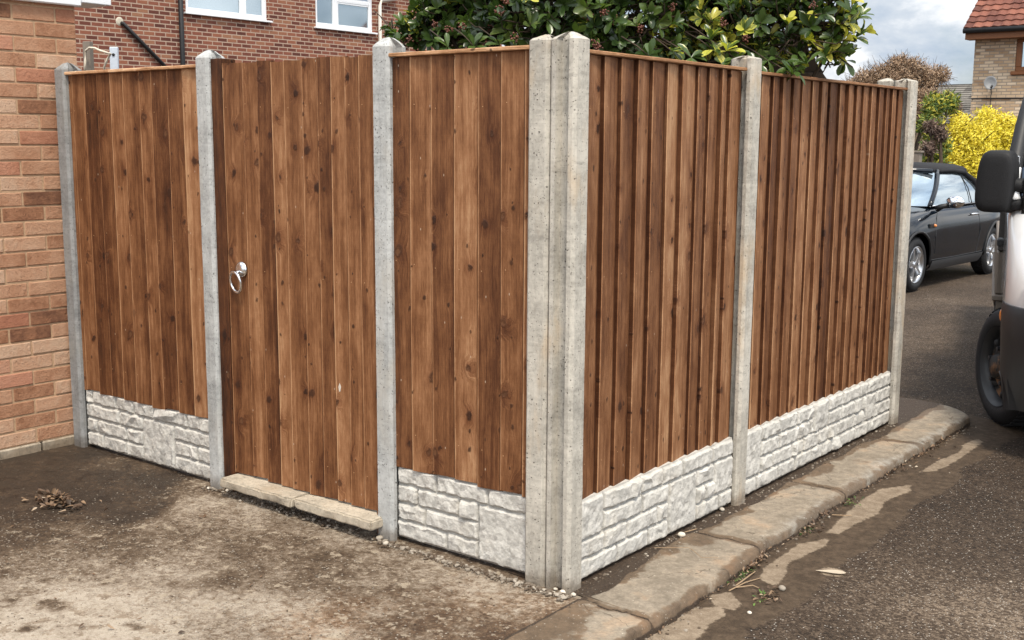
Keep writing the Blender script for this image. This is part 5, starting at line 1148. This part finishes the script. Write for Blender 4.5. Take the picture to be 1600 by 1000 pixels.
# ------------------------------------------------------------------ small things on the ground
rr = random.Random(77)
def pebble(px, py, r, c, z, name='pebble', label=None, sq=(1, .8, .6)):
    q = on(px, py, 2, z); mb = MB(); mb.cur = (c, 0, 0, 1); mb.blob((0, 0, 0), r, rr.random(), 2, .10, sq); o = mb.build(name, PEB, smooth=False)
    o.location = (q.x, q.y, z+r*sq[2]*.75); autosmooth(o, 60); return tag(o, label, 'pebble' if name == 'pebble' else 'stone', 'loose stones lying about')
pebble(1065, 838, .017, .95, 0.004, 'stone', 'white angular stone on the kerb below the rock faced board, nearer of two')
pebble(1128, 798, .014, .6, 0.004, 'stone', 'rounded buff stone on the dirt beside the single road-side post')
pebble(1222, 922, .017, .38, -.050, 'stone', 'grey blue stone on the edge of the asphalt')
pebble(1171, 959, .010, 1., -.050, 'stone', 'small cream stone on the asphalt below the twigs')
pebble(879, 928, .013, 1., 0.0, 'stone', 'white pebble at the foot of the nearest corner post', (1, .8, .7))
pebble(868, 922, .009, .8, 0.0, 'stone', 'small pale pebble touching the white one at the corner post')
pebble(896, 931, .011, .8, 0.0, 'stone', 'round pale pebble right in front of the nearest corner post edge')
pebble(652, 529+0, .0, 0, 0) if False else None
pebble(603, 851, .014, .7, 0.0, 'stone', 'buff stone chip in front of the post by the step')
pebble(593, 843, .016, .45, 0.0, 'stone', 'brown stone chip under the end of the step')
pebble(355, 768, .011, .8, 0.0, 'stone', 'pale stone chip beside the post at the ring handle side')
pebble(326, 764, .010, .9, 0.0, 'stone', 'white stone chip on the ground left of the gate post')
pebble(1198, 867, .009, .15, -.049, 'stone', 'dark brown stone chip in the gutter')
# gravel: countless grit along the fence foot
def gravel(name, n, fn, rmin, rmax, seed, label=None):
    r_ = random.Random(seed); mb = MB()
    for k in range(n):
        x, y, z = fn(r_); s_ = rmin+(rmax-rmin)*r_.random()**3; mb.cur = (min(1, max(0, r_.gauss(.14, .20))), 0, 0, 1); mb.blob((x, y, z+s_*.2), s_, r_.random(), 0, .3, (1, r_.uniform(.6, 1), r_.uniform(.45, .8)))
    return tag(mb.build(name, PEB), kind='stuff')
gravel('gravel', 900, lambda r: (r.uniform(-.9, .02), -.012-abs(r.gauss(0, .022)), 0.002), .002, .012, 1)
gravel('gravel', 420, lambda r: (r.uniform(-2.05, -.9), -.015-abs(r.gauss(0, .02)) + (.05 if r.random() < .5 else 0), 0.002), .002, .013, 2)
gravel('gravel', 700, lambda r: (.0+abs(r.gauss(0, .028))-.02, r.uniform(-.03, 3.2), 0.001), .0015, .008, 3)
def roadpt(r):
    y = r.uniform(-.6, 3.9); return (float(kfx(y))+abs(r.gauss(0, .03))+.004, y, -.052)
gravel('gravel', 620, roadpt, .0015, .009, 4)
gravel('gravel', 520, lambda r: (r.uniform(.5, 1.6), r.uniform(-.4, 6), -.051), .001, .0055, 5)
def drpt(r):
    q = on(r.uniform(0, 850), r.uniform(800, 1000), 2, 0); return (q.x, min(q.y, -.04), -.001)
gravel('gravel', 900, drpt, .001, .0042, 6)
# dead leaves
def leaves(name, n, fn, seed, L=.04, kind='stuff'):
    r_ = random.Random(seed); mb = MB()
    for k in range(n):
        p, zz = fn(r_); D_ = Vector((r_.uniform(-1, 1), r_.uniform(-1, 1), r_.uniform(-.12, .35))).normalized(); U_ = (Vector((0, 0, 1))+rndv(r_)*.5).normalized()
        leaf_mesh(mb, Vector((p[0], p[1], zz)), D_, U_, L*r_.uniform(.5, 1.25), L*.55*r_.uniform(.6, 1.1), (min(1, max(0, r_.gauss(.32, .27))), 0, r_.random(), 1), r_.uniform(-.5, .5))
    return tag(mb.build(name, DEADLEAF, smooth=True), kind=kind)
lp = on(86, 788, 2, 0)
def heap(r):
    a = r.uniform(0, 6.28); d = abs(r.gauss(0, .055)); return (lp.x+d*math.cos(a)*1.25, lp.y+d*math.sin(a)*.8), .008+max(0, .034-d*.35)*r.random()
leaves('dead_leaves', 190, heap, 3, .034)
def gut(r):
    c = r.choice([(1185,870),(1160,890),(1195,930),(1210,935),(1385,735),(1440,712),(1265,832),(1275,825),(1180,880),(1245,795),(1410,730),(1460,700)])
    q = on(c[0]+r.gauss(0, 9), c[1]+r.gauss(0, 5), 2, -.047); return (max(q.x, float(kfx(q.y))+.012), q.y), -.043+r.random()*.012
leaves('dead_leaves', 260, gut, 4, .022)
def foot(r):
    y = r.uniform(-.6, 3.6); return (float(kfx(y))+.006+abs(r.gauss(0, .012)), y), -.046+r.random()*.008
leaves('dead_leaves', 330, foot, 9, .013)
leaves('dead_leaves', 36, lambda r: ((lambda q: (q.x, min(q.y, -.06)))(on(r.uniform(0, 420), r.uniform(770, 990), 2, 0)), .004), 5, .022)
# pale flattened leaf on the asphalt
q = on(1300, 895, 2, -.047); mb = MB(); leaf_mesh(mb, Vector((q.x-.05, q.y-.02, -.045)), Vector((.8, .45, 0)).normalized(), Vector((0, 0, 1)), .10, .038, (.95, 0, .5, 1), -.02)
fl_ = mb.build('fallen_leaf', DEADLEAF, smooth=True, loc=(q.x, q.y, -.045)); fl_.scale = (1.15, 1, .12)
tag(fl_, 'single large pale dead leaf lying flat on the asphalt', 'leaf')
# twigs
TW = plain('dry_twig', (.30, .21, .13), .8, .2)
def twig(paths, z, r, label):
    mb = MB(); P0 = on(*paths[0][0], 2, z)
    for k, pt in enumerate(paths): mb.tube([on(px, py, 2, z)-P0+Vector((0, 0, r+.002+.006*(i % 2)+.003*k)) for i, (px, py) in enumerate(pt)], [r, r*.85, r*.6][:len(pt)] if len(pt) <= 3 else r, 5)
    o = mb.build('twig', TW); o.location = P0; return tag(o, label, 'twig', 'dry twigs on the ground')
twig([[(1139,925),(1165,914),(1188,905)],[(1150,921),(1176,920),(1186,922)],[(1150,919),(1172,905),(1180,897)]], -.050, .0028, 'forked pale dry twig in the gutter next to the weeds')
twig([[(1022,857),(1075,859),(1082,861)],[(1080,860),(1096,876),(1122,873)]], .004, .0013, 'thin bent twig lying on the kerb slab near the white stone')
twig([[(1300,806),(1318,809),(1330,807)]], -.049, .003, 'short brown twig in the gutter beyond the weeds')
twig([[(1070,833),(1088,830)]], .003, .0022, 'short straight twig beside the white stone on the kerb')
# weeds
WEED = simple_leaf('weed_leaf', [(.03, .06, .02), (.07, .14, .03), (.14, .25, .05), (.25, .33, .12)])
def weed(px, py, n, L, label, z=-.050):
    q = on(px, py, 2, z); q.x = max(q.x, float(kfx(q.y))+.012); mb = MB(); r_ = random.Random(px)
    for k in range(n):
        a = r_.uniform(0, 6.28); d = r_.uniform(0, .035); D_ = Vector((math.cos(a), math.sin(a), r_.uniform(.1, 1.1))).normalized()
        P = Vector((d*math.cos(a)*.5, d*math.sin(a)*1.6, .002)); mb.tube([P, P+D_*L*.5], .0008, 3); leaf_mesh(mb, P+D_*L*.45, D_, Vector((0, 0, 1)), L*r_.uniform(.5, 1.), L*.5*r_.uniform(.4, .8), (r_.random(), 0, 0, 1), .4)
    o = mb.build('weed', WEED, smooth=True); o.location = q; return tag(o, label, 'weed', 'small weeds along the kerb')
weed(1158, 893, 34, .018, 'low green weed in the gutter by the forked twig')
weed(1136, 902, 26, .018, 'grey green weed in the gutter, nearest weed to the corner')
weed(1186, 938, 14, .022, 'sparse green weed in the dead leaves below the forked twig')
weed(1262, 830, 20, .018, 'green weed at the kerb joint past the middle of the gutter')
weed(1337, 786, 12, .024, 'small bright green weed against the kerb towards the far end')
